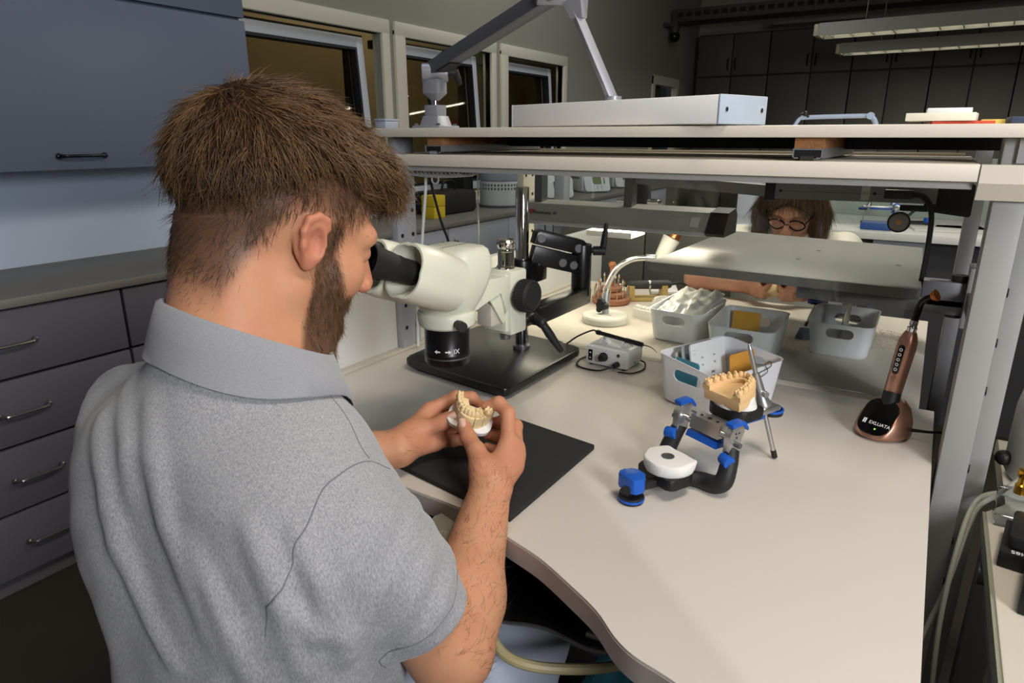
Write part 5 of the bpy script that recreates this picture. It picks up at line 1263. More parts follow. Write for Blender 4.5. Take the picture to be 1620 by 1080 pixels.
class Head:
    """head frame: f forward, r right, u up, origin between the ears"""
    def __init__(s, O, yaw, pitch, roll=0., scale=1., female=False):
        s.O = _v(O); s.s = scale
        F = Vector((math.sin(yaw)*math.cos(pitch), math.cos(yaw)*math.cos(pitch), -math.sin(pitch))); R_ = Vector((math.cos(yaw), -math.sin(yaw), 0)); U = R_.cross(F)
        q = Matrix.Rotation(roll, 3, F); R_ = q @ R_; U = q @ U
        s.A = np.stack([_v(F), _v(R_), _v(U)], 0); s.female = female      # rows: axes in world
    def W(s, f, r, u): return s.O+s.s*(f*s.A[0]+r*s.A[1]+u*s.A[2])
    def loc(s, P): return ((P-s.O)@s.A.T)/s.s
    def sdf(s, P):
        q = s.loc(P); qa = q.copy(); qa[:, 1] = np.abs(q[:, 1])
        d = ell(q, (-.014, 0, .040), (.098, .0745, .083))
        d = smin(d, ell(q, (-.030, 0, .015), (.080, .070, .070)), .02)
        d = smin(d, ell(q, (.034, 0, -.035), (.060, .058, .088)), .025)
        d = smin(d, cap(qa, (.000, .052, -.055), (.070, .012, -.097), .022, .018), .022)
        d = smin(d, cap(qa, (.066, 0, -.092), (.080, 0, -.098), .020, .014), .016)
        d = smin(d, ell(qa, (.056, .042, -.030), (.026, .022, .026)), .018)
        d = smin(d, cap(qa, (.076, .038, .018), (.088, .0, .020), .013, .013), .014)
        d = smax(d, -ell(qa, (.101, .031, -.001), (.018, .017, .012)), .012)
        d = smin(d, ell(qa, (.078, .031, -.001), (.0125, .0125, .0122)), .003)
        d = smin(d, cap(q, (.090, 0, .008), (.112, 0, -.034), .0075, .0105), .010)
        d = smin(d, ell(qa, (.104, .011, -.039), (.012, .0085, .008)), .006)
        d = smin(d, cap(qa, (.091, .0, -.064), (.082, .021, -.067), .0075, .0045), .005)
        d = smin(d, cap(qa, (.090, .0, -.073), (.082, .017, -.072), .008, .0045), .004)
        # ears: shell, bowl, helix, lobe, tragus
        q = q.copy(); qa = (qa-np.array([-.004, .072, -.004]))/.80+np.array([-.004, .072, -.004])
        R_ = np.array(Euler((math.radians(-8), math.radians(-12), math.radians(20))).to_matrix())
        e = ell(qa, (-.006, .080, -.004), (.0215, .0075, .033), R_)
        e = smax(e, -ell(qa, (.001, .0885, -.003), (.0115, .0085, .0185), R_), .004)
        hx = [(.009, .078, .006), (.011, .0815, .018), (.006, .084, .027), (-.006, .0855, .030), (-.018, .0865, .022), (-.021, .0865, .006), (-.016, .085, -.012), (-.008, .081, -.027)]
        e = smin(e, chain(qa, hx, [.0032, .0038, .0042, .0044, .0044, .004, .004, .0045]), .003)
        e = smin(e, ell(qa, (.000, .0775, -.032), (.0085, .005, .010)), .006)
        e = smin(e, ell(qa, (.0125, .0765, -.006), (.004, .005, .008)), .004)
        d = smin(d, e*.80, .005)
        return d*s.s
def hand_group(w_, palm, fingers, thumb, rw=.024, side=None):
    """wrist, list of knuckles, list of finger chains, thumb chain -> sdf function and bounds"""
    allp = np.array([w_]+[p for f in fingers for p in f]+list(thumb), dtype=float)
    def fn(P):
        d = None
        w = _v(w_)
        for i, f in enumerate(fingers):
            m = _v(f[0]); e = cap(P, w+(m-w)*.12, m, .0155 if i in (1, 2) else .0145, .0118); d = e if d is None else smin(d, e, .014)
        tc = _v(thumb[0]); e = chain(P, [w+(tc-w)*.3, thumb[0], thumb[1]], [.016, .0165, .0125], .010); d = smin(d, e, .014)
        for i, f in enumerate(fingers):
            r0 = (.0098, .0100, .0096, .0085)[i]; rs = [r0*1.06]+[r0*.98]*(len(f)-2)+[r0*.80]
            d = smin(d, chain(P, f, rs, .004), .0035)
            for j in range(1, len(f)-1): d = smin(d, np.linalg.norm(P-_v(f[j]), axis=1)-r0*1.02, .003)
        e = chain(P, list(thumb)[1:], [.0112, .0108, .0098, .0085][:len(thumb)-1], .004); d = smin(d, e, .004)
        return d
    return fn, allp.min(0)-.03, allp.max(0)+.03
def nail(tip, prev, up, r, parent, w_=.0062, l_=.0075, name='fingernail'):
    tip, prev, up = Vector(tip), Vector(prev), Vector(up); ax_ = (tip-prev).normalized(); n_ = (up-ax_*up.dot(ax_)).normalized()
    c = tip-ax_*.0010+n_*(r*.86); m = frame_at(c, ax_.cross(n_), ax_)
    if (m.to_3x3() @ Vector((0, 0, 1))).dot(n_) < 0: m = frame_at(c, n_.cross(ax_), ax_)
    V = []; F = []
    for i in range(9):
        for j in range(9):
            u, v = -1+i/4., -1+j/4.; x = u*w_*(1-.12*v*v); y = v*l_*(1-.15*u*u)
            V.append((x, y, -.0042*u*u-.0004*v*v+.0004))
    for i in range(8):
        for j in range(8): a = i*9+j; F.append((a, a+9, a+10, a+1))
    mb = MB().raw(V, F); bmesh.ops.transform(mb.bm, matrix=m, verts=mb.bm.verts[:])
    return mb.build(name, M('fingernail', (226, 182, 166), .25, var=.02, coat=.3), parent, world=True, ang=0)

skin = attr_mat('skin', .48, sub=.12, bump=.10, bs=500, spec=.35, var=.10, vs=120)
# ------------------------------------------------------------------ the seated man
hd = Head((-.580, .478, 1.106), math.radians(17), math.radians(21), math.radians(2), .965)
man = empty('person', (-.58, .35, 0), 0, 'bearded man in grey polo shirt bent over the microscope, holding a tooth model', 'person')
NB = (-.566, .412, .958)
neck0 = tuple(hd.W(-.036, 0, -.045))
SR, SL = (-.422, .388, .846), (-.742, .386, .892)
ER, WR = (-.356, .452, .690), (-.417, .619, .778)
EL, WL = (-.735, .500, .775), (-.576, .626, .789)
Rf = [[(-.434, .688, .812), (-.452, .716, .837), (-.471, .722, .846), (-.488, .716, .840)],
      [(-.428, .697, .801), (-.448, .728, .815), (-.470, .736, .814), (-.488, .728, .810)],
      [(-.423, .690, .790), (-.446, .718, .796), (-.468, .722, .795), (-.486, .716, .797)],
      [(-.418, .674, .784), (-.440, .700, .782), (-.460, .702, .783), (-.476, .698, .788)]]
Rt = [(-.432, .626, .797), (-.455, .643, .812), (-.476, .656, .819), (-.491, .667, .828)]
Lf = [[(-.575, .697, .822), (-.556, .738, .832), (-.538, .750, .830), (-.519, .748, .822)],
      [(-.570, .704, .803), (-.552, .748, .809), (-.533, .756, .808), (-.516, .746, .806)],
      [(-.560, .693, .789), (-.544, .730, .789), (-.528, .738, .791), (-.514, .730, .797)],
      [(-.552, .680, .782), (-.538, .704, .780), (-.526, .712, .782), (-.513, .708, .790)]]
Lt = [(-.575, .650, .800), (-.560, .667, .808), (-.540, .682, .816), (-.523, .690, .826)]
body = Field()
hlo, hhi = hd.O-.17, hd.O+.17
body.add(hlo, hhi, hd.sdf, 0)
body.add((-.70, .30, .90), (-.46, .52, 1.10), lambda P: smin(cap(P, neck0, NB, .056*1.0, .062), smin(cap(P, hd.W(-.058, 0, -.015), (-.572, .372, .965), .045, .055), cap(P, hd.W(.02, .012, -.075), (-.555, .455, .925), .036, .045), .03), .03), .022)
body.add((-.84, .20, .45), (-.33, .56, 1.02), lambda P: smin(smin(ell(P, (-.560, .390, .78), (.155, .09, .18)), ell(P, (-.565, .36, .60), (.145, .09, .18)), .05), smin(cap(P, (-.70, .395, .880), (-.445, .392, .848), .045, .042), cap(P, (-.62, .40, .92), (-.51, .405, .91), .045, .045), .04), .05), .03)
for S_, E_, W_, s_ in ((SR, ER, WR, 1), (SL, EL, WL, -1)):
    P_ = np.array([S_, E_, W_])
    E2 = _v(E_)+(_v(W_)-_v(E_))*.28
    def arm_fn(P, S_=S_, E_=E_, W_=W_, E2=E2):
        d = cap(P, S_, E_, .050, .041); d = smin(d, cap(P, E_, E2, .041, .043), .02); d = smin(d, cap(P, E2, W_, .0425, .0255), .02)
        return d
    body.add(P_.min(0)-.06, P_.max(0)+.06, arm_fn, .02)
fnR, a_, b_ = hand_group(WR, None, Rf, Rt); body.add(a_, b_, fnR, .012)
fnL, a_, b_ = hand_group(WL, None, Lf, Lt); body.add(a_, b_, fnL, .012)

HAIR_DK = np.array(lin((52, 36, 26))[:3]); SKIN = np.array(lin((203, 150, 114))[:3]); RED = np.array(lin((198, 124, 100))[:3])
def sstep(x, a, b): t = np.clip((x-a)/(b-a), 0, 1); return t*t*(3-2*t)
def hairline(q):
    """0 on bare skin, 1 under full hair; q in head frame"""
    f, r, u = q[:, 0], q[:, 1], q[:, 2]; ra = np.abs(r)
    # lower edge of the faded hair: high over the ear, low at the nape, temple in front
    low = np.where(f > .025, .020+(f-.025)*.5, np.where(f > -.03, .020, -.082+np.clip((f+.075)/.045, 0, 1)*.102))
    front = .074-.30*np.clip(.04-u, 0, .1)-np.clip(ra-.05, 0, 1)*.8
    return sstep(u-low, -.020, .030)*sstep(front-f, -.008, .012)
def beardmap(q):
    f, r, u = q[:, 0], q[:, 1], q[:, 2]; ra = np.abs(r)
    top = np.where(f < .025, .01, np.where(f < .06, .01-(f-.025)*1.75, -.050))
    b = sstep(top-u, -.006, .012)*sstep(f, .008, .020)*sstep(u, -.128, -.112)
    side = sstep(f, .010, .018)*(1-sstep(f, .030, .038))*sstep(u, -.04, -.02)*(1-sstep(u, .015, .03))*sstep(ra, .05, .06)
    lips = np.exp(-((u+.069)/.008)**2-((ra)/.022)**2)*sstep(f, .07, .08)
    under = 1-sstep(-.118-u, .0, .015)*(1-sstep(f, .02, .05))
    return np.clip(np.maximum(b*under, side)*(1-lips), 0, 1)
def fbm(P, s, seed=0):
    d = np.zeros(len(P)); a = 1.
    r_ = np.random.default_rng(seed)
    for o in range(3):
        M_ = r_.normal(0, 1, (4, 3))*s; ph = r_.random(4)*7
        d += a*np.sin(P@M_.T+ph).mean(1); a *= .55; s *= 2.1
    return d
def skin_col(P):
    q = hd.loc(P); n_ = fbm(P, 90, 3)
    t = np.clip(.22+.18*n_, 0, 1)
    ear = (np.abs(q[:, 1]) > .0775) & (np.linalg.norm(q, axis=1) < .12) & (q[:, 2] > -.045) & (q[:, 0] > -.04)
    t = np.where(ear, .75, t)
    hand = np.minimum(fnR(P), fnL(P)) < .004; t = np.where(hand, np.clip(t+.22, 0, 1), t)
    near = np.linalg.norm(q-np.array([.10, 0, -.035]), axis=1) < .022; t = np.where(near, .6, t)
    c = SKIN*(1-t)[:, None]+RED*t[:, None]
    inh = np.linalg.norm(q, axis=1) < .19
    k = np.where(inh, np.clip(hairline(q)*.80, 0, 1), 0); b = np.where(inh, beardmap(q)*.80, 0)
    k = np.where(ear, 0, k); b = np.where(ear, 0, b)
    m = np.maximum(k, b)[:, None]
    return c*(1-m)+(HAIR_DK*1.15)*m
surface_net(body, (-.86, .19, .44), (-.27, .80, 1.26), .0023, 'body', skin, man, color=skin_col, smooth=1)
nail(Rt[3], Rt[2], (.30, -.70, .65), .0122, man); nail(Lt[3], Lt[2], (.25, -.75, .6), .0122, man)
# hair strands
hairm = attr_mat('hair', .42, spec=.5)
hbase = attr_mat('hair base', .95, spec=.05)
HB = np.array(lin((128, 94, 58))[:3]); HB2 = np.array(lin((50, 35, 24))[:3])
def hair_sdf(P):
    q = hd.loc(P)
    d = ell(q, (-.018, 0, .056), (.104, .085, .090))
    d = smin(d, ell(q, (.055, .0, .088), (.058, .054, .036)), .03)
    d = smin(d, ell(q, (.088, .004, .070), (.028, .046, .020)), .022)
    d = smin(d, ell(q, (-.055, 0, .045), (.070, .076, .072)), .03)
    cutp = (.034-.62*np.clip(-q[:, 0]-.005, 0, .1)-q[:, 2])*.8     # lower edge dips at the back
    d = smax(d, cutp, .055)
    d = d+.010*(1-sstep(q[:, 2]-(.034-.62*np.clip(-q[:, 0]-.005, 0, .1)), .0, .055))*sstep(.05-q[:, 0], 0, .05)
    d = smax(d, q[:, 0]-.112, .02)
    return d*hd.s+.0022*np.sin(170*q[:, 1]+40*q[:, 0])*np.sin(60*q[:, 0]+3)*(np.abs(d) < .02)
hair = surface_net(hair_sdf, hd.O-.16, hd.O+np.array([.16, .18, .19]), .004, 'hair', hbase, man, color=lambda P: np.tile(HB2*.8, (len(P), 1)), smooth=1)
hair['label'] = 'brown short hair combed forward, faded at the sides'
def flow(q):
    crown = np.array([-.080, .006, .115]); v = q-crown; v[:, 0] *= 1.15
    d = v/(np.linalg.norm(v, axis=1)[:, None]+1e-6)
    top = sstep(q[:, 2], .075, .11)
    d = d+np.stack([.75*top, np.zeros(len(q)), -.55*(1-top)], 1)
    sidew = (1-top)*sstep(q[:, 0], -.06, .06); d[:, 0] += .55*sidew
    return d/(np.linalg.norm(d, axis=1)[:, None]+1e-6)
def strands(fn, n, keep, L, w_, lift, curl, cols, flowf, name, par, seg=4, droop=0., lo=None, hi=None):
    P = sample_surface(fn, hd.O-.17 if lo is None else lo, hd.O+.19 if hi is None else hi, n, keep)
    N_ = grad(fn, P); d = flowf(hd.loc(P))@hd.A; d += RNG.normal(0, .16, d.shape); d -= N_*np.sum(d*N_, 1)[:, None]*.95; d /= np.linalg.norm(d, axis=1)[:, None]
    # clumps share a direction
    cl = np.floor(P/.009).astype(int); key = (cl[:, 0]*73856093 ^ cl[:, 1]*19349663 ^ cl[:, 2]*83492791) % 997
    cj = np.random.default_rng(5).normal(0, .22, (997, 3))[key]; d += cj-N_*np.sum(cj*N_, 1)[:, None]; d /= np.linalg.norm(d, axis=1)[:, None]
    t = RNG.random(n)[:len(P)]*.6+np.random.default_rng(6).random(997)[key]*.4
    C_ = cols[0][None]*(1-t)[:, None]+cols[1][None]*t[:, None]
    return hair_ribbons(P, d, N_, L*(.6+.6*RNG.random(len(P))), w_, lift, curl, name, hairm, par, C_, seg, droop)
strands(hair_sdf, 11000, lambda P: hd.loc(P)[:, 2] > -.02, .025, .00042, .42, .16, (HB2, HB), flow, 'hair_strands', hair, 5, .10)
# fringe and crown tufts
strands(hair_sdf, 900, lambda P: (hd.loc(P)[:, 0] > .088) & (hd.loc(P)[:, 2] > .050), .030, .00042, .25, .15, (HB2, HB*1.1), lambda q: np.tile([.9, .0, -.45], (len(q), 1)), 'fringe_strands', hair, 5, .1)
strands(hair_sdf, 160, lambda P: np.linalg.norm(hd.loc(P)-np.array([-.07, .006, .135]), axis=1) < .022, .030, .0004, 1.7, .3, (HB, HB*1.3), lambda q: np.stack([np.full(len(q), .3), q[:, 1]*20, np.full(len(q), .3)], 1), 'crown_tuft', hair, 5)
headskin = lambda P: body(P)
band = lambda P: np.minimum(body(P), hair_sdf(P))
scalp_keep = lambda P: (RNG.random(len(P)) < hairline(hd.loc(P))*1.0) & (hd.loc(P)[:, 2] < .075) & (np.abs(hd.loc(P)[:, 1]) < .0765)
def downflow(q): return np.stack([np.where(q[:, 0] > 0, .25, -.1), -q[:, 1]*3, np.full(len(q), -1.)], 1)
strands(headskin, 10000, scalp_keep, .0095, .00022, .30, .2, (HB2*.7, HB2*1.3), downflow, 'faded_hair', hair, 2, lo=hd.O-np.array([.13, .15, .12]), hi=hd.O+np.array([.13, .12, .12]))
strands(band, 7500, lambda P: (hd.loc(P)[:, 2] > -.055) & (hd.loc(P)[:, 2] < .062) & (hd.loc(P)[:, 0] < .02+.06*RNG.random(len(P))) & (hairline(hd.loc(P)) > .35+.5*RNG.random(len(P))) & (np.abs(hd.loc(P)[:, 1]) < .084), .019, .00034, .10, .14, (HB2*.8, HB*.8), downflow, 'tapered_hair', hair, 4, .1, lo=hd.O-np.array([.14, .15, .08]), hi=hd.O+np.array([.14, .12, .08]))
beard = strands(headskin, 7500, lambda P: (RNG.random(len(P)) < beardmap(hd.loc(P))) & (np.abs(hd.loc(P)[:, 1]) < .076), .0105, .00026, .45, .25, (HB2*.75, HB*.9), lambda q: np.stack([np.full(len(q), .35), q[:, 1]*2, np.full(len(q), -1.)], 1), 'beard', man, 3, lo=hd.O-np.array([.11, .10, .19]), hi=hd.O+np.array([.12, .18, .06]))
beard['label'] = 'short dark brown full beard'
# brow
strands(headskin, 320, lambda P: (np.abs(hd.loc(P)[:, 2]-.019-.1*np.abs(hd.loc(P)[:, 1])*.3) < .0045) & (hd.loc(P)[:, 0] > .06) & (np.abs(np.abs(hd.loc(P)[:, 1])-.034) < .020), .009, .00024, .2, .1, (HB2*.7, HB2), lambda q: np.stack([np.full(len(q), -.2), np.sign(q[:, 1])*1., np.full(len(q), .15)], 1), 'eyebrows', man, 2, lo=hd.O-.12, hi=hd.O+.15)
# arm hair
def armhair():
    out = []
    for E_, W_, n in ((ER, WR, 2800), (EL, WL, 900)):
        a, b = _v(E_), _v(W_); lo = np.minimum(a, b)-.06; hi = np.maximum(a, b)+.06
        P = sample_surface(body, lo, hi, n, lambda P: np.abs(((P-a)@(b-a))/((b-a)@(b-a))-.5) < .62)
        N_ = grad(body, P); d = np.tile((b-a)/np.linalg.norm(b-a), (len(P), 1))+RNG.normal(0, .45, P.shape)+np.array([0, 0, -.35])
        d -= N_*np.sum(d*N_, 1)[:, None]; d /= np.linalg.norm(d, axis=1)[:, None]
        hair_ribbons(P, d, N_, .011*(.5+RNG.random(len(P))), .00013, .5, .3, 'arm_hair', hairm, man, np.tile(HB2*1.2, (len(P), 1)), 3)
armhair()

# ------------------------------------------------------------------ polo shirt
FOLDS = [
 ([(-.575, .303, .968), (-.548, .284, .927), (-.526, .274, .877), (-.487, .265, .834), (-.459, .265, .781)], .008, .015),
 ([(-.645, .294, .943), (-.605, .268, .899), (-.585, .259, .845), (-.545, .252, .798), (-.506, .247, .753)], .009, .016),
 ([(-.647, .327, .971), (-.585, .283, .937), (-.571, .271, .889)], .005, .014),
 ([(-.495, .275, .868), (-.467, .270, .838), (-.448, .269, .802), (-.436, .273, .759)], .009, .014),
 ([(-.443, .296, .892), (-.420, .293, .861), (-.405, .294, .817), (-.398, .301, .763)], .009, .014),
 ([(-.408, .318, .886), (-.386, .317, .846), (-.378, .326, .803), (-.378, .333, .761)], .009, .012),
 ([(-.367, .373, .895), (-.373, .343, .866), (-.383, .318, .822), (-.387, .309, .795)], .008, .012),
 ([(-.373, .338, .779), (-.387, .309, .801), (-.405, .295, .828)], .007, .011)]
def folds(P):
    """soft drapery folds fanning from the right armpit and shoulder blades"""
    x, y, z = P[:, 0], P[:, 1], P[:, 2]
    lowz = sstep(.93-z, .05, .30)
    a = np.zeros(len(P))
    ap = np.array([-.415, .31, .77])
    ang = np.arctan2(z-ap[2]-.10, x-ap[0]-.08); rad = np.hypot(x-ap[0], z-ap[2])
    a += .0040*lowz*np.sin(60*(x+.22*(z-.7))+1.5*np.sin(z*13)+.6)*sstep(-.50-x, -.02, .12)
    for pts, hgt, wd in FOLDS:
        best = np.full(len(P), 9.); tt = np.zeros(len(P)); n = len(pts)-1
        for k in range(n):
            p, q = _v(pts[k]), _v(pts[k+1]); ab = q-p; t = np.clip(((P-p)@ab)/(ab@ab), 0, 1); r_ = np.linalg.norm(P-p-t[:, None]*ab, axis=1)
            m = r_ < best; best[m] = r_[m]; tt[m] = (k+t[m])/n
        e = np.sin(PI*np.clip(.06+.80*tt, 0, 1))**.7; v = (best/wd)**2
        a += hgt*e*(1-.9*v)*np.exp(-v)
    a += .0022*fbm(P*np.array([1, 1, .6]), 45, 11)*sstep(.98-z, 0, .12)
    return a
slv = _v(SR)+(_v(ER)-_v(SR))*.71; slvL = _v(SL)+(_v(EL)-_v(SL))*.80
sd = (_v(ER)-_v(SR)); sd /= np.linalg.norm(sd)
def sleeve(P, S_, Eh, s_):
    d = smin(cap(P, S_, Eh, .058, .051), cap(P, _v(S_)+np.array([-.03*s_, -.02, .0]), _v(S_)+(_v(Eh)-_v(S_))*.5, .062, .058), .03)
    ax_ = (_v(Eh)-_v(S_)); L_ = np.linalg.norm(ax_); ax_ = ax_/L_; t = (P-_v(S_))@ax_
    d = d+.0022*np.sin(t*120+6*P[:, 0]*10)*np.sin(t*30+P[:, 1]*60)
    d = d+.0035*fbm(P, 40, 21)
    return smax(d, t-L_, .004)
def torso(P):
    d = ell(P, (-.566, .385, .78), (.180, .120, .20))
    d = smin(d, ell(P, (-.560, .365, .58), (.178, .125, .24)), .08)
    d = smin(d, cap(P, (-.730, .388, .882), (-.436, .392, .842), .062, .057), .05)
    d = smin(d, cap(P, (-.64, .386, .912), (-.495, .402, .895), .060, .058), .05)
    d = smin(d, cap(P, (-.576, .375, .91), (-.575, .394, 1.0), .088, .064), .05)
    d = smin(d, ell(P, (-.65, .325, .82), (.085, .06, .11)), .06); d = smin(d, ell(P, (-.475, .340, .80), (.085, .06, .11)), .06)
    d = d-folds(P)
    n_ = (P-np.array([-.571, .402, .994]))@np.array([.10, .36, .928])
    d = smax(d, n_, .006)                                     # neck opening
    return smax(d, .455-P[:, 2], .006)
shirt_f = Field()
shirt_f.add((-.86, .15, .42), (-.30, .60, 1.06), torso, 0)
shirt_f.add((-.52, .28, .62), (-.27, .56, 1.0), lambda P: sleeve(P, SR, slv, 1), .018)
shirt_f.add((-.86, .26, .66), (-.62, .60, 1.0), lambda P: sleeve(P, SL, slvL, -1), .018)
poly = M('grey melange jersey', (150, 152, 158), .9, var=.0, sheen=.25, bump=.25, bs=1500)
nt = poly.node_tree; mx = [n for n in nt.nodes if n.type == 'MIX'][0]; no = [n for n in nt.nodes if n.type == 'TEX_NOISE'][0]; mpn = [n for n in nt.nodes if n.type == 'MAPPING'][0]
mpn.inputs['Scale'].default_value = (1.8, 1.8, .6); no.inputs['Scale'].default_value = 430; no.inputs['Detail'].default_value = 6
mx.inputs[6].default_value = lin((74, 80, 93)); mx.inputs[7].default_value = lin((200, 199, 200))
shirt = surface_net(shirt_f, (-.90, .14, .42), (-.25, .62, 1.06), .0038, 'polo_shirt', poly, man, smooth=1)
shirt['label'] = 'heather grey short-sleeved polo shirt'
# seams laid on the cloth
seam_m = M('seam thread', (118, 120, 126), .9)
def seam(pts, r, name):
    P = project(shirt_f, np.array([tuple(p) for p in smooth_path(pts, 8)]), 6)
    MB().tube([tuple(p) for p in P], r, 6).build(name, seam_m, shirt, world=True)
seam([(-.440, .32, .80), (-.435, .33, .84), (-.43, .34, .87), (-.42, .38, .905), (-.410, .43, .89)], .0007, 'sleeve_seam')
seam([(-.520, .42, .98), (-.47, .42, .95), (-.41, .41, .915)], .0006, 'shoulder_seam')
cu = []
for k in range(25):
    a = 2*PI*k/24; u_ = Vector(tuple(sd)).orthogonal().normalized(); v_ = Vector(tuple(sd)).cross(u_)
    c = Vector(tuple(slv-sd*.022)); cu.append(tuple(c+u_*.06*math.cos(a)+v_*.06*math.sin(a)))
P = project(shirt_f, np.array(cu), 6); MB().tube([tuple(p) for p in P], .0008, 6).build('hem_stitch', seam_m, shirt, world=True)
# folded collar, fitted to the neck and lying on the shirt
cn = Vector((.13, .42, .90)).normalized(); cx_ = (Vector((1, 0, 0))-cn*cn.x).normalized(); cy_ = cn.cross(cx_)
cc = Vector((-.571, .402, .992)); m = 56; a0 = math.radians(90+10); a1 = math.radians(90+350)
angs = np.linspace(a0, a1, m+1); D_ = np.array([tuple(cx_*math.cos(a)+cy_*math.sin(a)) for a in angs]); c_ = _v(cc); n_ = _v(cn)
def neck_r(z):
    rr = np.full(m+1, .085)
    for r_ in np.arange(.085, .035, -.001):
        d = body(c_+n_*z+D_*rr[:, None]); rr = np.where(d > .0015, r_, rr)
    return rr
rn = np.minimum.reduce([np.maximum(neck_r(.0), neck_r(.02)), np.full(m+1, .078)]); rn = np.convolve(np.r_[rn[:1].repeat(3), rn, rn[-1:].repeat(3)], np.ones(7)/7, 'valid')
fr_ = np.abs(np.linspace(-1, 1, m+1)); pt = np.clip((fr_-.72)/.28, 0, 1)
def at_(off, z): return c_+D_*(rn+off)[:, None]+n_*(np.zeros(m+1)+z)[:, None]
edge = at_(.030+.030*pt, -.026-.012*pt); edge = project(shirt_f, edge, 6); eg = grad(shirt_f, edge)
mid = .5*(at_(.010, .022)+edge); mid = mid+np.maximum(0, .006-shirt_f(mid))[:, None]*grad(shirt_f, mid)
prof = [at_(.003, -.03), at_(.003, .018), at_(.0045, .025), at_(.0075, .0265), at_(.0105, .023), mid+eg*.004, edge+eg*.0060, edge+eg*.0035, mid+eg*.0012, at_(.008, .017), at_(.0062, .0), at_(.006, -.03)]
col_m = M('rib knit collar', (146, 148, 154), .9, var=.25, vs=800, bump=.3, bs=1400, sheen=.2)
MB().loft([[tuple(p[k]) for p in prof] for k in range(m+1)]).build('collar', col_m, shirt, world=True, ang=70)
# trousers, shoes and stool
tr = Field()
HR, HL, KR, KL, AR, AL = (-.49, .33, .50), (-.67, .33, .50), (-.415, .690, .515), (-.725, .70, .515), (-.43, .66, .10), (-.71, .68, .10)
def legs(P):
    d = smin(cap(P, HR, KR, .088, .064), cap(P, HL, KL, .088, .064), .01)
    d = smin(d, smin(cap(P, KR, AR, .066, .050), cap(P, KL, AL, .066, .050), .01), .03)
    d = smin(d, ell(P, (-.58, .31, .52), (.175, .13, .09)), .05)
    return d+.003*fbm(P, 30, 31)
tr.add((-.85, .15, .05), (-.30, .82, .66), legs, 0)
surface_net(tr, (-.87, .13, .03), (-.28, .84, .68), .008, 'trousers', M('pale work trousers', (176, 184, 200), .85, var=.05, vs=300, bump=.2, bs=800), man, smooth=1)
for A_ in (AR, AL):
    MB().loft([[(x*s_+A_[0], y*s2+A_[1]+.05, z) for x, y in rrect(.09, .26, .044, 6)] for s_, s2, z in ((.95, .97, .002), (1, 1, .012), (1, 1, .035), (.85, .8, .06), (.6, .45, .085))]).build('shoe', M('white shoe', (210, 210, 208), .5), man, world=True)
t = empty('work_stool', (-.58, .28, 0), 0, 'black upholstered work stool under the seated man', 'stool')
st_m = M('black vinyl', (20, 20, 22), .5, bump=.1)
MB().loft([ring(.40, .36, .12, .36, -.58, .30), ring(.46, .42, .15, .38, -.58, .30), ring(.46, .42, .15, .41, -.58, .30), ring(.40, .36, .12, .428, -.58, .30)]).build('seat', st_m, t, world=True)
MB().cyl((-.58, .30, .08), (-.58, .30, .36), .025).build('column', steel, t, world=True)
for k in range(5):
    a = 2*PI*k/5+.3; e = Vector((-.58+.27*math.cos(a), .30+.27*math.sin(a), .07))
    MB().tube([(-.58, .30, .10), tuple(e)], [.022, .015], 8).build('leg', black_pl, t, world=True)
    MB().sph((e.x, e.y, .028), .028, 12).build('castor', rubber, t, world=True)
MB().loft([ring(.30, .04, .018, z, -.60, .205-.03*(z-.5)) for z in (.50, .52, .66, .68)]).build('backrest', st_m, t, world=True) if False else None

# ------------------------------------------------------------------ tooth model in the hands
tm = empty('held_tooth_model', (-.505, .703, .826), 0, 'cream tooth model on a white plate held in the man’s fingertips', 'tooth model')
tm.rotation_euler = frame_at((0, 0, 0), (-.85, -.40, .30), (.33, -.83, -.25)).to_euler(); tm.scale = (1.12, 1.12, 1.12)
MB().loft([[(x, y, z) for x, y in rrect(.056*s_, .044*s_, .016, 6)] for s_, z in ((.9, -.010), (1, -.008), (1.02, -.003), (.98, -.002))]).build('base_plate', plaster_w, tm, ang=50)
w_, d_ = .0215, .030; Tt = Matrix.Translation((0, -.014, 0))
for k, (u0, u1) in enumerate(((-.98, -.50), (-.48, -.20), (-.18, .42), (.44, .98))):
    O_ = arch_pts(8, w_*1.20, d_*1.16, u0, u1); I_ = arch_pts(8, w_*.45, d_*.45, u0, u1)
    MB().prism([(x, y) for x, y, _ in O_]+[(x, y) for x, y, _ in I_[::-1]], -.003, .0145, Tt, .0008).build('stone_segment', stone_y, tm)
teeth(MB(), w_, d_, .0130, .0095, Tt, skip=(3,)).build('teeth', stone_y, tm, ang=60)
MB().sph((-.019, .0065-.002, .0175), (.0045, .004, .005), 10).build('crown', M('crown ivory', (208, 176, 130), .3), tm)

# ------------------------------------------------------------------ the colleague behind the glass
wo = empty('person', (-.40, 2.40, 0), 0, 'long-haired woman with black glasses in white T-shirt behind the glass screen', 'person')
wh = Head((-.400, 2.385, .985), math.radians(178), math.radians(34), math.radians(-3), .96, True)
WN = (-.395, 2.44, .865)
wSL, wSR = (-.235, 2.46, .835), (-.565, 2.43, .845)
wEL, wER = (-.17, 2.16, .775), (-.585, 2.02, .782)
wWL, wWR = (-.235, 1.985, .790), (-.455, 1.965, .790)
c0 = np.array([-.342, 1.925, .788])
def fing(side, k):
    z = (.026, .012, -.003, -.016)[k]; s_ = side
    return [tuple(c0+np.array([s_*.068, .030+.004*k, z*1.1])), tuple(c0+np.array([s_*.045, -.008+.004*k, z*1.15+.002])), tuple(c0+np.array([s_*.026, -.016+.004*k, z])), tuple(c0+np.array([s_*.013, -.010+.003*k, z*.8]))]
wf = Field()
wf.add(wh.O-.16, wh.O+.16, wh.sdf, 0)
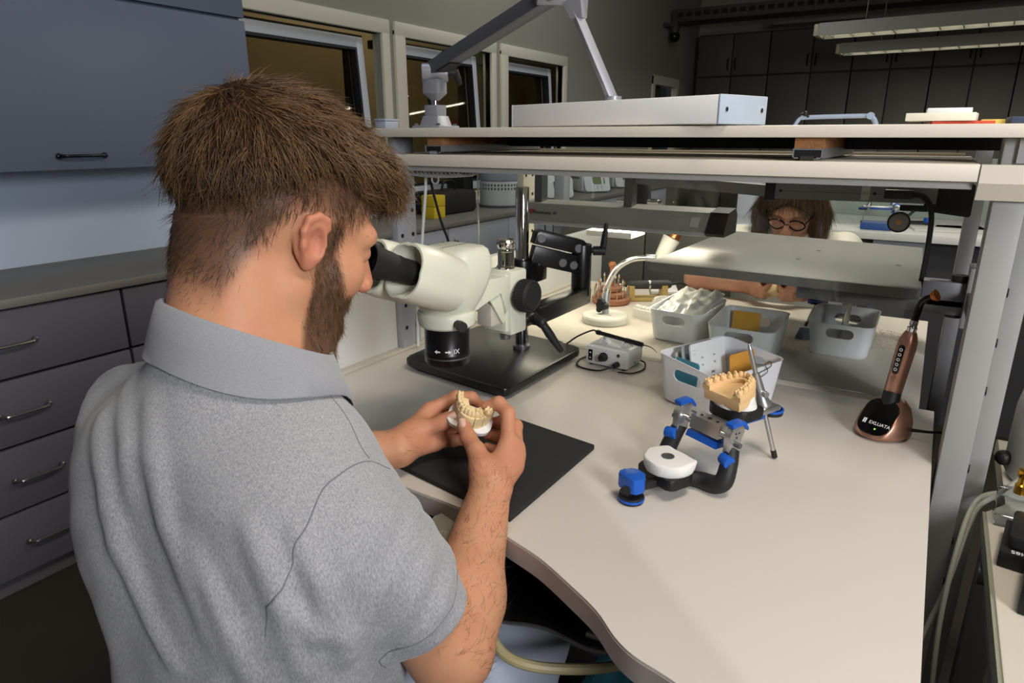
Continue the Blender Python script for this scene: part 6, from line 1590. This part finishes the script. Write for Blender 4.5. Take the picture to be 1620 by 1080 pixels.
wf.add((-.5, 2.3, .75), (-.3, 2.55, 1.0), lambda P: smin(cap(P, tuple(wh.W(-.035, 0, -.045)), WN, .046, .05), cap(P, (-.50, 2.45, .80), (-.29, 2.46, .80), .06, .06), .03), .02)
wf.add((-.62, 2.3, .40), (-.18, 2.6, .90), lambda P: smin(ell(P, (-.40, 2.45, .66), (.15, .10, .2)), cap(P, wSR, wSL, .05, .05), .04), .03)
for S_, E_, W_ in ((wSL, wEL, wWL), (wSR, wER, wWR)):
    P_ = np.array([S_, E_, W_])
    wf.add(P_.min(0)-.06, P_.max(0)+.06, lambda P, S_=S_, E_=E_, W_=W_: smin(cap(P, S_, E_, .042, .037), cap(P, E_, W_, .038, .023), .02), .02)
for s_, W_ in ((1, wWL), (-1, wWR)):
    th = [tuple(c0+np.array([s_*.070, .035, .020])), tuple(c0+np.array([s_*.045, .030, .030])), tuple(c0+np.array([s_*.028, .018, .026])), tuple(c0+np.array([s_*.014, .008, .018]))]
    fn_, a_, b_ = hand_group(W_, None, [fing(s_, k) for k in range(4)], th); wf.add(a_, b_, fn_, .012)
WS = np.array(lin((224, 176, 150))[:3])
def wcol(P):
    q = wh.loc(P); t = np.clip(.25+.2*fbm(P, 60, 4), 0, 1); lips = np.exp(-((q[:, 2]+.068)/.006)**2-(q[:, 1]/.02)**2)*sstep(q[:, 0], .07, .08)
    t = np.clip(t+.6*lips, 0, 1); c = WS*(1-t)[:, None]+RED*t[:, None]
    br = np.exp(-((q[:, 2]-.020)/.004)**2)*(np.abs(np.abs(q[:, 1])-.033) < .018)*(q[:, 0] > .06)*(np.linalg.norm(q, axis=1) < .16)
    return c*(1-.7*br[:, None])
surface_net(wf, (-.68, 1.90, .42), (-.10, 2.60, 1.16), .0036, 'body', skin, wo, color=wcol, smooth=1)
def whair(P):
    q = wh.loc(P); W_ = P
    d = ell(q, (-.014, 0, .046), (.110, .088, .092))
    lk = .004*np.sin(q[:, 2]*30+q[:, 0]*60)
    for s_ in (-1, 1):
        a = tuple(wh.W(-.005, s_*.074, .03)); b = tuple(wh.W(.0, s_*.088, -.04)); c = (wh.O[0]-s_*.098, 2.385, .875)
        d = smin(d, chain(P, [a, b, c], [.032, .036, .022], .02), .02)
    d = smin(d, chain(P, [tuple(wh.W(-.07, 0, .02)), tuple(wh.W(-.085, 0, -.06)), (-.40, 2.52, .84)], [.07, .075, .05], .03), .04)
    face = ell(q, (.085, 0, -.025), (.065, .056, .085))
    d = smax(d, -face, .012)
    return d+lk*.5
HW, HW2 = np.array(lin((112, 86, 62))[:3]), np.array(lin((58, 42, 31))[:3])
wha = surface_net(whair, (-.62, 2.20, .76), (-.18, 2.66, 1.18), .006, 'hair', hairm, wo, color=lambda P: np.tile(HW2, (len(P), 1)), smooth=1)
wha['label'] = 'long brown hair hanging to the shoulders'
P = sample_surface(whair, (-.60, 2.22, .80), (-.20, 2.62, 1.14), 3800, lambda P: P[:, 2] > .8); N_ = grad(whair, P)
d = np.tile(np.array([0, 0, -1.]), (len(P), 1)); q = wh.loc(P); d[:, 0] += (P[:, 0]-wh.O[0])*4*(q[:, 2] > .05); d += RNG.normal(0, .1, d.shape); d -= N_*np.sum(d*N_, 1)[:, None]*.95; d /= np.linalg.norm(d, axis=1)[:, None]
tt_ = RNG.random(len(P)); hair_ribbons(P, d, N_, .05*(.6+.8*RNG.random(len(P))), .0007, .12, .06, 'hair_strands', hairm, wha, HW2[None]*(1-tt_)[:, None]+HW[None]*tt_[:, None], 4)
gl = MB()
for s_ in (-1, 1):
    R_ = []
    for k in range(25):
        a = 2*PI*k/24; R_.append(tuple(wh.W(.104-.006*abs(math.cos(a))*(1 if math.cos(a)*s_ > 0 else 0)-.004, s_*(.032+.0265*math.cos(a)), -.006+.0185*math.sin(a)*(1-.12*math.cos(2*a)))))
    gl.tube(R_, .0027, 6)
    gl.tube([tuple(wh.W(.095, s_*.058, .002)), tuple(wh.W(.06, s_*.074, .004)), tuple(wh.W(.0, s_*.079, .006))], .0026, 6)
gl.tube([tuple(wh.W(.103, -.007, -.002)), tuple(wh.W(.107, 0, .001)), tuple(wh.W(.103, .007, -.002))], .0018, 6, sm=3)
go = gl.build('glasses_frame', black_gloss, wo, world=True); go['label'] = 'black-rimmed glasses'
wt = Field()
def wtorso(P):
    d = smin(ell(P, (-.40, 2.455, .68), (.185, .125, .22)), cap(P, (-.565, 2.435, .838), (-.235, 2.46, .830), .060, .060), .05)
    d = smin(d, smin(cap(P, wSL, _v(wSL)+(_v(wEL)-_v(wSL))*.75, .060, .056), cap(P, wSR, _v(wSR)+(_v(wER)-_v(wSR))*.75, .060, .056), .02), .02)
    d = d+.004*fbm(P, 35, 41)
    return smax(smax(d, ((P-np.array([-.395, 2.43, .902]))@np.array([0, -.25, .968])), .006), .45-P[:, 2], .006)
wt.add((-.80, 2.0, .42), (-.05, 2.66, .95), wtorso, 0)
ws = surface_net(wt, (-.78, 2.02, .43), (-.06, 2.64, .96), .007, 't_shirt', M('white jersey', (214, 210, 200), .9, var=.04, vs=200, bump=.2, bs=900), wo, smooth=1)
ws['label'] = 'off-white T-shirt'
tr2 = MB(); 
for s_ in (-1, 1): tr2.tube([(-.40+s_*.09, 2.46, .47), (-.40+s_*.12, 2.10, .52), (-.40+s_*.11, 2.12, .08)], [.085, .065, .05], 16, sm=5)
tr2.loft([ring(.30, .20, .08, .40, -.40, 2.47), ring(.34, .24, .1, .47, -.40, 2.47), ring(.30, .20, .08, .54, -.40, 2.47)])
bmesh.ops.remove_doubles(tr2.bm, verts=tr2.bm.verts[:], dist=1e-5); tr2.build('trousers', M('dark trousers', (50, 54, 66), .9), wo, world=True)
for s_ in (-1, 1): MB().loft([[(x*k-.40+s_*.11, y*k2+2.07, z) for x, y in rrect(.085, .24, .04, 5)] for k, k2, z in ((.95, .97, .002), (1, 1, .012), (1, 1, .035), (.7, .6, .075))]).build('shoe', MATS['white shoe'], wo, world=True)
t = empty('work_stool', (-.40, 2.47, 0), 0, 'black work stool under the woman, hidden by the far bench', 'stool')
MB().loft([ring(.36, .36, .12, .36, -.40, 2.47), ring(.42, .42, .15, .38, -.40, 2.47), ring(.40, .40, .14, .40, -.40, 2.47)]).build('seat', st_m, t, world=True)
MB().cyl((-.40, 2.47, .03), (-.40, 2.47, .36), .03).cyl((-.40, 2.47, 0), (-.40, 2.47, .03), .2).build('column', steel, t, world=True)
tm2 = empty('held_tooth_model', tuple(c0), 0, 'beige tooth model in the woman’s hands above the far bench', 'tooth model')
g = gum_base(.020, .030, -.010, .006); bmesh.ops.transform(g.bm, matrix=Matrix.Translation((0, -.012, 0)), verts=g.bm.verts[:]); g.build('stone_arch', stone_y, tm2)
teeth(MB(), .020, .030, .005, .008, Matrix.Translation((0, -.012, 0))).build('teeth', stone_y, tm2, ang=60)
tm2.rotation_euler = (math.radians(35), 0, PI)
